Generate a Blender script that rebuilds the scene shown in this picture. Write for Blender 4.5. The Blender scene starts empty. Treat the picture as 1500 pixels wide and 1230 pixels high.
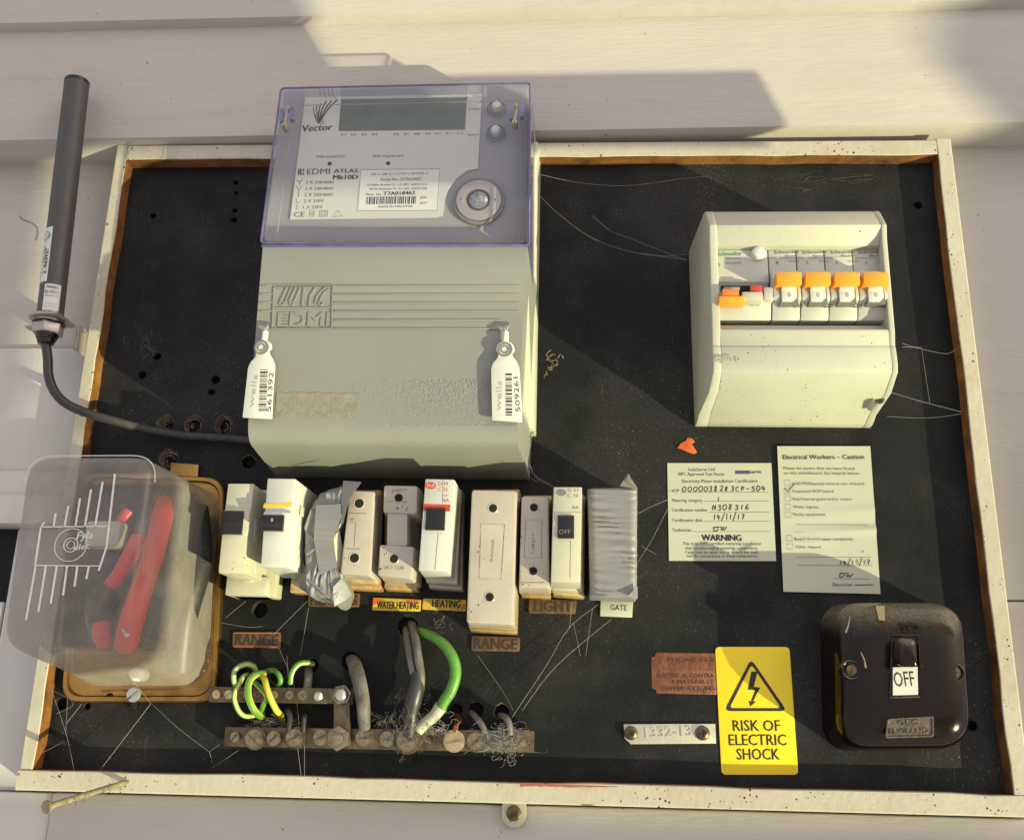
import bpy, bmesh, math, random
from mathutils import Vector, Matrix
rnd = random.Random(7)
R_ = math.radians
scene = bpy.context.scene
COL = scene.collection

# ---------------------------------------------------------------- camera
# Board frame in mm: X right, Z up, d = distance out of the board face towards the viewer (world Y = -d).
FPX = 1429.0
def _pose():
    rx, ry, rz, tx, ty, tz = -2.90833617e-01, 5.22263951e-02, 2.23771220e-02, 4.15120517, 15.0992353, 664.577381
    Rz = Matrix.Rotation(rz, 3, 'Z'); Rx = Matrix.Rotation(rx, 3, 'X'); Ry = Matrix.Rotation(ry, 3, 'Y')
    return Rz @ Rx @ Ry, Vector((tx, ty, tz))
RC, TC = _pose()
OC = -(RC.transposed() @ TC)
def at(px, py, d=0.0):
    """board-frame point (X, Z) at depth d that a photo pixel shows"""
    ray = RC.transposed() @ Vector(((px - 750) / FPX, (py - 615) / FPX, 1))
    s = (-d - OC.z) / ray.z
    p = OC + s * ray
    return (p.x, -p.y)
def mmpx(d=0.0):
    return (665 - d) / FPX
def w(p):                       # (X, Z, d) mm -> world metres
    return Vector((p[0], -p[2], p[1])) * 0.001

cd = bpy.data.cameras.new('camera'); cam = bpy.data.objects.new('camera', cd); COL.objects.link(cam)
cd.sensor_width = 36; cd.lens = FPX / 1500 * 36; cd.clip_start = 0.01; cd.clip_end = 200
def b2w(v): return Vector((v.x, v.z, -v.y))
ax = b2w(RC.transposed() @ Vector((1, 0, 0))); au = b2w(RC.transposed() @ Vector((0, -1, 0))); af = b2w(RC.transposed() @ Vector((0, 0, 1)))
M3 = Matrix((ax, au, -af)).transposed()
cam.matrix_world = Matrix.Translation(b2w(OC) * 0.001) @ M3.to_4x4()
scene.camera = cam

# ---------------------------------------------------------------- light
world = bpy.data.worlds.new("World"); scene.world = world; world.use_nodes = True
nt = world.node_tree; nt.nodes.clear()
wo = nt.nodes.new('ShaderNodeOutputWorld'); bg = nt.nodes.new('ShaderNodeBackground')
sky = nt.nodes.new('ShaderNodeTexSky'); sky.sky_type = 'NISHITA'; sky.sun_disc = False
sky.sun_elevation = R_(25); sky.sun_rotation = R_(118); sky.air_density = 1.0; sky.dust_density = 4.0
tc = nt.nodes.new('ShaderNodeTexCoord'); sp = nt.nodes.new('ShaderNodeSeparateXYZ')
mr = nt.nodes.new('ShaderNodeMapRange'); mr.inputs[1].default_value = -0.03; mr.inputs[2].default_value = 0.03
mx = nt.nodes.new('ShaderNodeMix'); mx.data_type = 'RGBA'
mx.inputs[6].default_value = (4.6, 4.35, 4.0, 1)          # pale concrete and grass below the horizon
hz = nt.nodes.new('ShaderNodeMix'); hz.data_type = 'RGBA'; hz.inputs[0].default_value = 0.62; hz.inputs[7].default_value = (6.6, 6.1, 6.0, 1)  # overcast veil
nt.links.new(tc.outputs['Generated'], sp.inputs[0]); nt.links.new(sp.outputs[2], mr.inputs[0])
nt.links.new(sky.outputs[0], hz.inputs[6]); nt.links.new(hz.outputs[2], mx.inputs[7])
nt.links.new(mr.outputs[0], mx.inputs[0]); nt.links.new(mx.outputs[2], bg.inputs[0]); nt.links.new(bg.outputs[0], wo.inputs[0])
bg.inputs[1].default_value = 0.128

# warm low sunlight thrown back up at the wall (mirrored by something bright below and to the right)
sd = bpy.data.lights.new('sun', 'SUN'); sun = bpy.data.objects.new('sun', sd); COL.objects.link(sun)
sd.energy = 5.6; sd.angle = R_(0.5); sd.color = (1.0, 0.95, 0.54)
LDIR = Vector((-2.05, 1.0, 1.22))          # travel direction in world: left, into the wall, up
sun.rotation_mode = 'QUATERNION'; sun.rotation_quaternion = LDIR.to_track_quat('-Z', 'Y'); sun.location = (1.2, -0.6, -0.7)
scene.view_settings.view_transform = 'Standard'; scene.view_settings.look = 'None'
scene.view_settings.exposure = 0.34; scene.view_settings.gamma = 1.0

# ---------------------------------------------------------------- materials
def mat(name, col, rough=0.5, metal=0.0, var=0.12, vs=60, col2=None, spots=0.0, spotscale=130, spotcol=(0.05, 0.03, 0.015),
        bump=0.0, bs=600, spec=0.5, coat=0.0, dirt=0.0, dirtcol=(0.10, 0.07, 0.04), dirtscale=18, stretch=(1, 1, 1), rvar=0.15, tr=0.0, dust=0.0, dustcol=(.30, .25, .17)):
    m = bpy.data.materials.new(name); m.use_nodes = True; nt = m.node_tree; N = nt.nodes; L = nt.links
    b = N['Principled BSDF']
    tc = N.new('ShaderNodeTexCoord'); mp = N.new('ShaderNodeMapping'); mp.inputs['Scale'].default_value = stretch
    L.new(tc.outputs['Object'], mp.inputs[0]); V = mp.outputs[0]
    n = N.new('ShaderNodeTexNoise'); n.inputs['Scale'].default_value = vs; n.inputs['Detail'].default_value = 6; n.inputs['Roughness'].default_value = .65
    L.new(V, n.inputs['Vector'])
    c2 = col2 or tuple(max(0, c * (1 - var * 2)) for c in col)
    r = N.new('ShaderNodeMapRange'); r.inputs[1].default_value = .3; r.inputs[2].default_value = .7; L.new(n.outputs[0], r.inputs[0])
    mix = N.new('ShaderNodeMix'); mix.data_type = 'RGBA'; mix.inputs[6].default_value = (*col, 1); mix.inputs[7].default_value = (*c2, 1)
    L.new(r.outputs[0], mix.inputs[0]); out = mix.outputs[2]
    if dirt > 0:
        dn = N.new('ShaderNodeTexNoise'); dn.inputs['Scale'].default_value = dirtscale; dn.inputs['Detail'].default_value = 8; dn.inputs['Roughness'].default_value = .7
        L.new(tc.outputs['Object'], dn.inputs['Vector'])
        dr = N.new('ShaderNodeMapRange'); dr.inputs[1].default_value = .52; dr.inputs[2].default_value = .75; dr.inputs[4].default_value = dirt
        L.new(dn.outputs[0], dr.inputs[0])
        m2 = N.new('ShaderNodeMix'); m2.data_type = 'RGBA'; m2.inputs[7].default_value = (*dirtcol, 1)
        L.new(dr.outputs[0], m2.inputs[0]); L.new(out, m2.inputs[6]); out = m2.outputs[2]
    if spots > 0:
        vo = N.new('ShaderNodeTexVoronoi'); vo.inputs['Scale'].default_value = spotscale; L.new(tc.outputs['Object'], vo.inputs['Vector'])
        pn = N.new('ShaderNodeTexNoise'); pn.inputs['Scale'].default_value = spotscale * .22; L.new(tc.outputs['Object'], pn.inputs['Vector'])
        pr = N.new('ShaderNodeMapRange'); pr.inputs[1].default_value = .42; pr.inputs[2].default_value = .72; pr.inputs[4].default_value = .22 * spots
        L.new(pn.outputs[0], pr.inputs[0])
        lt = N.new('ShaderNodeMath'); lt.operation = 'LESS_THAN'; L.new(vo.outputs['Distance'], lt.inputs[0]); L.new(pr.outputs[0], lt.inputs[1])
        m3 = N.new('ShaderNodeMix'); m3.data_type = 'RGBA'; m3.inputs[7].default_value = (*spotcol, 1)
        L.new(lt.outputs[0], m3.inputs[0]); L.new(out, m3.inputs[6]); out = m3.outputs[2]
    if dust > 0:      # dust settled on faces that look upwards
        ge = N.new('ShaderNodeNewGeometry'); sx = N.new('ShaderNodeSeparateXYZ'); L.new(ge.outputs['Normal'], sx.inputs[0])
        d1_ = N.new('ShaderNodeMapRange'); d1_.inputs[1].default_value = .05; d1_.inputs[2].default_value = .6; d1_.inputs[4].default_value = dust; L.new(sx.outputs[2], d1_.inputs[0])
        d2_ = N.new('ShaderNodeTexNoise'); d2_.inputs['Scale'].default_value = 1100; d2_.inputs['Detail'].default_value = 6; L.new(tc.outputs['Object'], d2_.inputs['Vector'])
        d3_ = N.new('ShaderNodeMapRange'); d3_.inputs[1].default_value = .2; d3_.inputs[2].default_value = .7; L.new(d2_.outputs[0], d3_.inputs[0])
        d4_ = N.new('ShaderNodeMath'); d4_.operation = 'MULTIPLY'; L.new(d1_.outputs[0], d4_.inputs[0]); L.new(d3_.outputs[0], d4_.inputs[1])
        m4 = N.new('ShaderNodeMix'); m4.data_type = 'RGBA'; m4.inputs[7].default_value = (*dustcol, 1); L.new(d4_.outputs[0], m4.inputs[0]); L.new(out, m4.inputs[6]); out = m4.outputs[2]
    L.new(out, b.inputs['Base Color'])
    rr = N.new('ShaderNodeMapRange'); rr.inputs[3].default_value = max(0.02, rough - rvar); rr.inputs[4].default_value = min(1, rough + rvar)
    L.new(n.outputs[0], rr.inputs[0]); L.new(rr.outputs[0], b.inputs['Roughness'])
    b.inputs['Metallic'].default_value = metal; b.inputs['Specular IOR Level'].default_value = spec; b.inputs['Coat Weight'].default_value = coat
    b.inputs['Coat Roughness'].default_value = 0.15
    if tr: b.inputs['Transmission Weight'].default_value = tr
    if bump > 0:
        bn = N.new('ShaderNodeTexNoise'); bn.inputs['Scale'].default_value = bs; bn.inputs['Detail'].default_value = 4; L.new(V, bn.inputs['Vector'])
        bp = N.new('ShaderNodeBump'); bp.inputs['Strength'].default_value = bump; bp.inputs['Distance'].default_value = 0.0006
        L.new(bn.outputs[0], bp.inputs['Height']); L.new(bp.outputs[0], b.inputs['Normal'])
    return m
def clear_mat(name, film=(0.55, 0.56, 0.62), filmamt=0.16, tint=(0.97, 0.97, 1.0), rough=0.08, edge=0.5, dustn=0.25, gloss=0.06):
    m = bpy.data.materials.new(name); m.use_nodes = True; nt = m.node_tree; N = nt.nodes; L = nt.links; N.clear()
    o = N.new('ShaderNodeOutputMaterial'); t = N.new('ShaderNodeBsdfTransparent'); t.inputs[0].default_value = (*tint, 1)
    g = N.new('ShaderNodeBsdfGlossy'); g.inputs['Roughness'].default_value = rough; df = N.new('ShaderNodeBsdfDiffuse'); df.inputs[0].default_value = (*film, 1)
    lw = N.new('ShaderNodeLayerWeight'); lw.inputs[0].default_value = 0.35
    tc = N.new('ShaderNodeTexCoord'); n = N.new('ShaderNodeTexNoise'); n.inputs['Scale'].default_value = 35; n.inputs['Detail'].default_value = 9; n.inputs['Roughness'].default_value = .75
    L.new(tc.outputs['Object'], n.inputs['Vector'])
    r = N.new('ShaderNodeMapRange'); r.inputs[1].default_value = .35; r.inputs[2].default_value = .75; r.inputs[3].default_value = filmamt; r.inputs[4].default_value = filmamt + dustn; L.new(n.outputs[0], r.inputs[0])
    vo = N.new('ShaderNodeTexVoronoi'); vo.inputs['Scale'].default_value = 420; L.new(tc.outputs['Object'], vo.inputs['Vector'])
    lt = N.new('ShaderNodeMath'); lt.operation = 'LESS_THAN'; lt.inputs[1].default_value = 0.10; L.new(vo.outputs['Distance'], lt.inputs[0])
    ls = N.new('ShaderNodeMath'); ls.operation = 'MULTIPLY'; ls.inputs[1].default_value = dustn * 1.1; L.new(lt.outputs[0], ls.inputs[0])
    ed = N.new('ShaderNodeMath'); ed.operation = 'MULTIPLY'; ed.inputs[1].default_value = edge; L.new(lw.outputs['Facing'], ed.inputs[0])
    ad = N.new('ShaderNodeMath'); ad.operation = 'ADD'; L.new(r.outputs[0], ad.inputs[0]); L.new(ed.outputs[0], ad.inputs[1])
    a2 = N.new('ShaderNodeMath'); a2.operation = 'ADD'; a2.use_clamp = True; L.new(ad.outputs[0], a2.inputs[0]); L.new(ls.outputs[0], a2.inputs[1])
    m1 = N.new('ShaderNodeMixShader'); L.new(a2.outputs[0], m1.inputs[0]); L.new(t.outputs[0], m1.inputs[1]); L.new(df.outputs[0], m1.inputs[2])
    fr = N.new('ShaderNodeMath'); fr.operation = 'MULTIPLY_ADD'; fr.inputs[1].default_value = .28; fr.inputs[2].default_value = gloss; L.new(lw.outputs['Fresnel'], fr.inputs[0])
    m2 = N.new('ShaderNodeMixShader'); L.new(fr.outputs[0], m2.inputs[0]); L.new(m1.outputs[0], m2.inputs[1]); L.new(g.outputs[0], m2.inputs[2])
    L.new(m2.outputs[0], o.inputs[0]); return m

M = {}
M['wall'] = mat('wall_paint', (0.45, 0.42, 0.395), .4, var=.05, vs=9, spots=.5, spotscale=95, spotcol=(.25, .2, .15), bump=.8, bs=70, stretch=(1, 1, 6), dirt=.12, dirtcol=(.3, .26, .2), dirtscale=7)
M['wall_white'] = mat('white_gloss_paint', (0.52, 0.505, 0.495), .35, var=.04, vs=9, bump=.35, bs=90, stretch=(6, 1, .6), spots=.2, spotscale=50, spotcol=(.3, .26, .2))
M['frame'] = mat('cream_frame_paint', (0.46, 0.43, 0.35), .5, var=.08, vs=45, spots=1.35, spotscale=330, bump=.5, bs=250, dirt=.6, dirtcol=(.33, .26, .15), dirtscale=30)
M['raw_wood'] = mat('bare_brown_wood', (0.30, 0.125, 0.03), .6, col2=(.06, .022, .01), vs=50, bump=.4, bs=300, stretch=(1, 1, 1))
M['void'] = mat('dark_void', (0.004, 0.004, 0.006), .9, var=0)
M['grey_body'] = mat('meter_grey_plastic', (0.215, 0.226, 0.208), .45, var=.03, vs=12, bump=.25, bs=1600, spots=.2, spotscale=260, dirt=.16, dirtcol=(.20, .17, .10), dirtscale=22)
M['grey_inner'] = mat('meter_inner_grey', (0.25, 0.25, 0.272), .5, var=.03, vs=20)
M['label_white'] = mat('label_white', (0.47, 0.485, 0.455), .4, var=.02, vs=20, spots=.2, spotscale=110)
M['lcd'] = mat('lcd_green_grey', (0.095, 0.125, 0.10), .3, var=.12, vs=70)
M['ink'] = mat('black_ink', (0.012, 0.012, 0.014), .6, var=0)
M['ink_soft'] = mat('worn_ink', (0.045, 0.045, 0.043), .6, var=.2, vs=900)
M['ink_ghost'] = mat('moulded_grey_letter', (.36, .37, .34), .6, var=.1, vs=900)
M['ink_faint'] = mat('faint_grey_ink', (0.19, 0.19, 0.17), .6, var=.2, vs=900)
M['purple'] = mat('violet_plastic_edge', (0.13, 0.12, 0.30), .15, var=.25, vs=90, coat=.5)
M['meter_clear'] = clear_mat('clear_meter_cover', film=(.50, .50, .56), filmamt=.012, tint=(.975, .975, 1), edge=.16, dustn=.04, rough=.05, gloss=.012)
M['frost_clear'] = clear_mat('dusty_clear_cover', film=(.42, .39, .36), filmamt=.10, tint=(.97, .96, .95), edge=.42, dustn=.20, rough=.10, gloss=.03)
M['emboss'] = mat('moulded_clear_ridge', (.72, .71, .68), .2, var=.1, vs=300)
M['brass'] = mat('tarnished_brass_plate', (0.50, 0.29, 0.09), .3, metal=.9, var=.3, vs=28, dirt=.75, dirtcol=(.12, .07, .03), dirtscale=30, spots=.6, bump=.15)
M['metal'] = mat('dirty_nickel_metal', (0.20, 0.155, 0.10), .38, metal=.8, var=.35, vs=90, dust=.5, dustcol=(.2,.16,.11), dirt=.85, dirtcol=(.055, .035, .018), dirtscale=70, bump=.4, bs=500)
M['screw_metal'] = mat('worn_brass_screw', (0.36, 0.30, 0.205), .3, metal=.85, var=.3, vs=300, dirt=.6, dirtcol=(.08, .05, .03), dirtscale=160, bump=.3)
M['bright_metal'] = mat('zinc_metal', (0.60, 0.58, 0.55), .3, metal=.85, var=.1, vs=120)
M['steel'] = mat('stainless_bracket', (0.40, 0.365, 0.345), .34, metal=.5, var=.06, vs=30)
M['gold'] = mat('brass_screw', (0.62, 0.50, 0.28), .3, metal=.8, var=.2, vs=200)
M['white_tag'] = mat('white_seal_plastic', (0.58, 0.60, 0.56), .35, var=.02, vs=30)
M['mcb_white'] = mat('white_breaker_plastic', (0.50, 0.52, 0.49), .32, var=.03, vs=30, spots=.25, spotscale=230)
M['mcb_cream'] = mat('cream_breaker_plastic', (0.48, 0.475, 0.37), .38, var=.06, vs=40, spots=.6, spotscale=230, dirt=.35, dirtcol=(.42, .30, .12), dirtscale=45)
M['ceramic'] = mat('glazed_cream_ceramic', (0.45, 0.405, 0.345), .22, var=.08, vs=35, spots=1.0, spotscale=330, dirt=.25, dirtcol=(.36, .24, .14), dirtscale=40, coat=.4)
M['ceramic_yellow'] = mat('stained_yellow_ceramic', (0.56, 0.46, 0.25), .3, col2=(.30, .13, .02), vs=110, spots=1, spotscale=260, coat=.3, stretch=(1, 1, 4))
M['black_plastic'] = mat('black_plastic', (0.007, 0.007, 0.008), .25, var=.1, vs=100, spec=.5, dust=.12)
M['red'] = mat('red_print', (0.55, 0.05, 0.03), .45, var=.1, vs=200)
M['yellow_stain'] = mat('yellow_stain', (.62, .46, .12), .4, var=.1, vs=90)
M['tape'] = mat('silver_duct_tape', (0.22, 0.222, 0.235), .5, metal=.1, var=.08, vs=55, bump=.6, bs=260, stretch=(.15, 1, 1.8))
M['enclosure'] = mat('cream_enclosure_plastic', (0.46, 0.465, 0.385), .36, dust=.55, dustcol=(.30, .26, .17), var=.03, vs=22, spots=.8, spotscale=300, dirt=.22, dirtcol=(.33, .28, .17), dirtscale=30)
M['module'] = mat('light_module_plastic', (0.48, 0.485, 0.44), .4, var=.04, vs=60, spots=.35, spotscale=250)
M['orange'] = mat('orange_toggle', (0.85, 0.33, 0.02), .35, var=.06, vs=80)
M['orange_dk'] = mat('deep_orange_toggle', (0.72, 0.20, 0.02), .35, var=.1, vs=80)
M['green_print'] = mat('green_print', (.10, .30, .16), .5, var=.1)
M['bakelite'] = mat('brown_bakelite', (0.0065, 0.0035, 0.0033), .14, var=.2, vs=30, coat=.08, spec=.26, spots=.3, spotcol=(.22, .19, .13), spotscale=330, rvar=.08, dust=.75)
M['paper'] = mat('cream_paper', (0.43, 0.45, 0.36), .6, var=.03, vs=14, dirt=.12, dirtcol=(.45, .38, .22), dirtscale=20)
M['yellow_sign'] = mat('yellow_sign', (0.83, 0.62, 0.01), .38, var=.02, vs=20)
M['copper'] = mat('copper_plate', (0.27, 0.10, 0.05), .5, metal=.35, var=.3, vs=120, bump=.5, bs=600)
M['copper_wire'] = mat('bare_copper', (0.55, 0.24, 0.10), .35, metal=.8, var=.3, vs=300)
M['brown_label'] = mat('brown_engraved_label', (0.145, 0.075, 0.035), .5, var=.3, vs=160, dirt=.7, dirtcol=(.06, .03, .015), dirtscale=80)
M['yellow_label'] = mat('faded_yellow_label', (0.72, 0.50, 0.04), .45, var=.2, vs=70, spots=.8, spotscale=300)
M['orange_smear'] = mat('orange_red_smear', (0.68, 0.13, 0.02), .5, var=.2, vs=200)
M['tin'] = mat('stamped_aluminium_strip', (0.56, 0.55, 0.46), .38, metal=.45, var=.1, vs=80, bump=.3, bs=400, spots=.4)
M['green'] = mat('green_insulation', (0.10, 0.32, 0.035), .42, var=.2, vs=60, dirt=.65, dirtcol=(.10, .13, .06), dirtscale=90, dust=.25, bump=.3)
M['green_dk'] = mat('dull_green_insulation', (0.10, 0.26, 0.13), .45, var=.2, vs=80)
M['gy_yellow'] = mat('yellow_insulation', (0.62, 0.50, 0.05), .38, var=.1, vs=90)
M['gy_pale'] = mat('pale_yellow_green_insulation', (0.48, 0.55, 0.20), .42, var=.15, vs=90)
M['black_wire'] = mat('black_cable_sheath', (0.035, 0.035, 0.037), .42, var=.3, vs=120, dirt=.3, dirtcol=(.22, .2, .17), dirtscale=120)
M['dusty_wire'] = mat('dusty_grey_cable', (0.21, 0.19, 0.165), .6, col2=(.045, .04, .036), vs=130, stretch=(1, 1, .5), bump=.5, bs=500)
M['antenna'] = mat('antenna_dark_grey', (0.062, 0.06, 0.060), .5, var=.06, vs=30, bump=.1, bs=1200)
M['red_wire'] = mat('red_insulation', (0.62, 0.035, 0.03), .4, var=.08, vs=50)
M['web'] = mat('spider_silk', (0.27, 0.275, 0.27), .5, var=.1, vs=300)
M['fluff'] = mat('dusty_web_fluff', (0.20, 0.185, 0.16), .8, var=.3, vs=300)
M['nail'] = mat('rusty_nail', (0.34, 0.28, 0.18), .6, metal=.3, var=.3, vs=200, bump=.5)
M['screw_blue'] = mat('dull_zinc_screw', (.50, .52, .50), .35, metal=.7, var=.1, vs=90)
M['logo_yellow'] = mat('logo_yellow', (.75, .6, .12), .5, var=.05); M['logo_blue'] = mat('logo_navy', (.06, .06, .16), .5, var=.05)
M['glass_dark'] = mat('dark_lens', (.03, .03, .04), .08, var=.8, vs=900, metal=.6, col2=(.5, .5, .55))

# black panel: painted board with dust and scratches
def panel_mat():
    m = bpy.data.materials.new('black_panel'); m.use_nodes = True; nt = m.node_tree; N = nt.nodes; L = nt.links; b = N['Principled BSDF']
    tc = N.new('ShaderNodeTexCoord'); O = tc.outputs['Object']
    def noise(sc, det=5, rough=.6, st=None):
        n = N.new('ShaderNodeTexNoise'); n.inputs['Scale'].default_value = sc; n.inputs['Detail'].default_value = det; n.inputs['Roughness'].default_value = rough
        if st:
            mp = N.new('ShaderNodeMapping'); mp.inputs['Scale'].default_value = st[0]; mp.inputs['Rotation'].default_value = (0, R_(st[1]), 0); L.new(O, mp.inputs[0]); L.new(mp.outputs[0], n.inputs['Vector'])
        else: L.new(O, n.inputs['Vector'])
        return n.outputs[0]
    def rng(s, a, b_, lo=0., hi=1.):
        r = N.new('ShaderNodeMapRange'); r.inputs[1].default_value = a; r.inputs[2].default_value = b_; r.inputs[3].default_value = lo; r.inputs[4].default_value = hi; L.new(s, r.inputs[0]); return r.outputs[0]
    def mth(op, a, b_):
        n = N.new('ShaderNodeMath'); n.operation = op; n.use_clamp = True
        for i, v in ((0, a), (1, b_)):
            if isinstance(v, (int, float)): n.inputs[i].default_value = v
            else: L.new(v, n.inputs[i])
        return n.outputs[0]
    base = N.new('ShaderNodeMix'); base.data_type = 'RGBA'; base.inputs[6].default_value = (.006, .0067, .0082, 1); base.inputs[7].default_value = (.012, .013, .0138, 1)
    L.new(rng(noise(14, 8, .7), .35, .7), base.inputs[0])
    patch = mth('MULTIPLY', rng(noise(5, 5), .44, .62), rng(noise(32, 3), .3, .6))                      # where the dust lies thicker
    fleck = mth('MULTIPLY', rng(noise(650, 3, .7), .60, .72), mth('ADD', mth('MULTIPLY', patch, .75), .10))
    vo = N.new('ShaderNodeTexVoronoi'); vo.inputs['Scale'].default_value = 260; L.new(O, vo.inputs['Vector'])
    vr = N.new('ShaderNodeTexVoronoi'); vr.inputs['Scale'].default_value = 90; L.new(O, vr.inputs['Vector'])
    dots = mth('ADD', mth('LESS_THAN', vo.outputs['Distance'], mth('MULTIPLY', patch, .13)), mth('LESS_THAN', vr.outputs['Distance'], mth('MULTIPLY', patch, .06)))
    sc = mth('ADD', rng(noise(30, 2, .5, ((22, 1, .7), 62)), .74, .80, 0, .5), rng(noise(26, 2, .5, ((20, 1, .6), -38)), .745, .80, 0, .45))
    film = mth('MULTIPLY', rng(noise(5, 6, .65), .45, .7), .085)
    tot = mth('ADD', mth('ADD', mth('MULTIPLY', dots, .22), fleck), mth('ADD', mth('MULTIPLY', sc, .5), film))
    mix = N.new('ShaderNodeMix'); mix.data_type = 'RGBA'; mix.inputs[7].default_value = (.30, .29, .26, 1)
    L.new(tot, mix.inputs[0]); L.new(base.outputs[2], mix.inputs[6]); L.new(mix.outputs[2], b.inputs['Base Color'])
    L.new(rng(noise(60), .3, .7, .42, .66), b.inputs['Roughness']); b.inputs['Specular IOR Level'].default_value = .16
    bp = N.new('ShaderNodeBump'); bp.inputs['Strength'].default_value = .35; bp.inputs['Distance'].default_value = .0004
    L.new(noise(420, 4), bp.inputs['Height']); L.new(bp.outputs[0], b.inputs['Normal'])
    return m
M['panel'] = panel_mat()

# ---------------------------------------------------------------- mesh helpers (all coordinates mm: X, Z, d)
class MB:
    def __init__(s): s.bm = bmesh.new()
    def add(s, verts, faces, bev=0.0, seg=2, mi=0):
        b = bmesh.new(); vs = [b.verts.new(v) for v in verts]
        for f in faces:
            try: b.faces.new([vs[i] for i in f])
            except ValueError: pass
        bmesh.ops.recalc_face_normals(b, faces=b.faces)
        if bev > 0:
            b.normal_update()
            es = [e for e in b.edges if len(e.link_faces) == 2 and e.calc_face_angle(0) > .5]
            if es: bmesh.ops.bevel(b, geom=es, offset=bev, segments=seg, affect='EDGES', profile=.5, clamp_overlap=True)
        me = bpy.data.meshes.new('t'); b.to_mesh(me); b.free()
        n0 = len(s.bm.faces); s.bm.from_mesh(me); bpy.data.meshes.remove(me)
        if mi:
            s.bm.faces.ensure_lookup_table()
            for i in range(n0, len(s.bm.faces)): s.bm.faces[i].material_index = mi
        return s
    def loft(s, loops, cap=True, bev=0, seg=2, mi=0, closed=True):
        n = len(loops[0]); V = [p for l in loops for p in l]; F = []
        for k in range(len(loops) - 1):
            for i in range(n if closed else n - 1):
                j = (i + 1) % n; F.append((k * n + i, k * n + j, (k + 1) * n + j, (k + 1) * n + i))
        if cap: F.append(tuple(range(n))); F.append(tuple(range((len(loops) - 1) * n, len(loops) * n)))
        return s.add(V, F, bev, seg, mi)
    def prism(s, out, d0, d1, bev=0, seg=2, mi=0):
        return s.loft([[(x, z, d0) for x, z in out], [(x, z, d1) for x, z in out]], True, bev, seg, mi)
    def box(s, x0, x1, z0, z1, d0, d1, bev=0, seg=2, mi=0):
        return s.prism([(x0, z0), (x1, z0), (x1, z1), (x0, z1)], d0, d1, bev, seg, mi)
    def side(s, prof, x0, x1, bev=0, seg=2, mi=0):          # profile (Z, d) extruded along X
        return s.loft([[(x0, z, d) for z, d in prof], [(x1, z, d) for z, d in prof]], True, bev, seg, mi)
    def lathe(s, x, z, prof, n=24, mi=0, cap=True):                    # profile (r, d), axis along d
        return s.loft([[(x + r * math.cos(2 * math.pi * i / n), z + r * math.sin(2 * math.pi * i / n), d) for i in range(n)] for r, d in prof], cap, mi=mi)
    def cyl(s, x, z, r, d0, d1, n=24, bev=0, mi=0):
        pr = [(r, d0), (r, d1)] if not bev else [(r, d0), (r, d1 - bev), (r - bev * .3, d1 - bev * .3), (r - bev, d1)]
        return s.lathe(x, z, pr, n, mi)
    def sheet(s, pts, mi=0):
        return s.add(pts, [tuple(range(len(pts)))], mi=mi)
    def crinkle(s, amp, scale, cuts=1):
        from mathutils import noise as nz
        if cuts: bmesh.ops.subdivide_edges(s.bm, edges=s.bm.edges[:], cuts=cuts, use_grid_fill=True)
        s.bm.normal_update()
        for v in s.bm.verts:
            p = v.co / scale; v.co += v.normal * (amp * (nz.noise(p) * 1.0 + abs(nz.noise(p * 2.3)) * .8 - .2))
        return s
    def tube(s, pts, r, n=10, cap=True, mi=0):
        P = [Vector(p) for p in pts]; L = []; up = None; m = len(P)
        for i, p in enumerate(P):
            t = (P[min(i + 1, m - 1)] - P[max(i - 1, 0)]).normalized()
            if up is None: up = Vector((0, 0, 1)) if abs(t.z) < .9 else Vector((1, 0, 0))
            a = t.cross(up).normalized(); up = a.cross(t).normalized(); rr = r[i] if isinstance(r, (list, tuple)) else r
            L.append([tuple(p + (a * math.cos(q) + up * math.sin(q)) * rr) for q in (2 * math.pi * k / n for k in range(n))])
        return s.loft(L, cap, mi=mi)
OFF = {}
def setmat(o, ms):
    for m in (ms if isinstance(ms, (list, tuple)) else [ms]): o.data.materials.append(M[m] if isinstance(m, str) else m)
def obj(name, mb, ms, parent=None, org=None, smooth=35, **props):
    """link a mesh as one object; parts hang under parent; org = (X, Z, d) of the object's own origin"""
    bm = mb.bm
    po = OFF.get(parent.name, Vector((0, 0, 0))) if parent else Vector((0, 0, 0))
    if org is not None: o0 = w(org)
    elif parent: o0 = po
    else:
        mn = [min((v.co[i] for v in bm.verts), default=0) for i in range(3)]; mxx = [max((v.co[i] for v in bm.verts), default=0) for i in range(3)]
        o0 = w(((mn[0] + mxx[0]) / 2, (mn[1] + mxx[1]) / 2, mn[2]))
    for v in bm.verts: v.co = w(v.co) - o0
    me = bpy.data.meshes.new(name); bm.to_mesh(me); bm.free()
    me.polygons.foreach_set('use_smooth', [True] * len(me.polygons)); me.set_sharp_from_angle(angle=R_(smooth))
    o = bpy.data.objects.new(name, me); setmat(o, ms); COL.objects.link(o)
    o.location = o0 - po; OFF[o.name] = o0
    if parent: o.parent = parent
    for k, v in props.items(): o[k] = v
    return o
def thing(name, label, cat, base, group=None):
    o = bpy.data.objects.new(name, None); o.empty_display_size = .01; COL.objects.link(o)
    o.location = w(base); OFF[o.name] = w(base); o['label'] = label; o['category'] = cat
    if group: o['group'] = group
    return o
def inst(src, parent, pos, rot=0.0, name=None):              # copy sharing mesh data; pos = (X, Z, d) of its origin
    o = src.copy(); COL.objects.link(o); o.parent = parent
    if name: o.name = name
    po = OFF.get(parent.name, Vector((0, 0, 0))); o.location = w(pos) - po; OFF[o.name] = w(pos); o.rotation_euler = (0, -rot, 0)
    return o
def pq(pts, d): return [at(x, y, d) for x, y in pts]
def P3(px, py, d): x, z = at(px, py, d); return (x, z, d)
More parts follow.
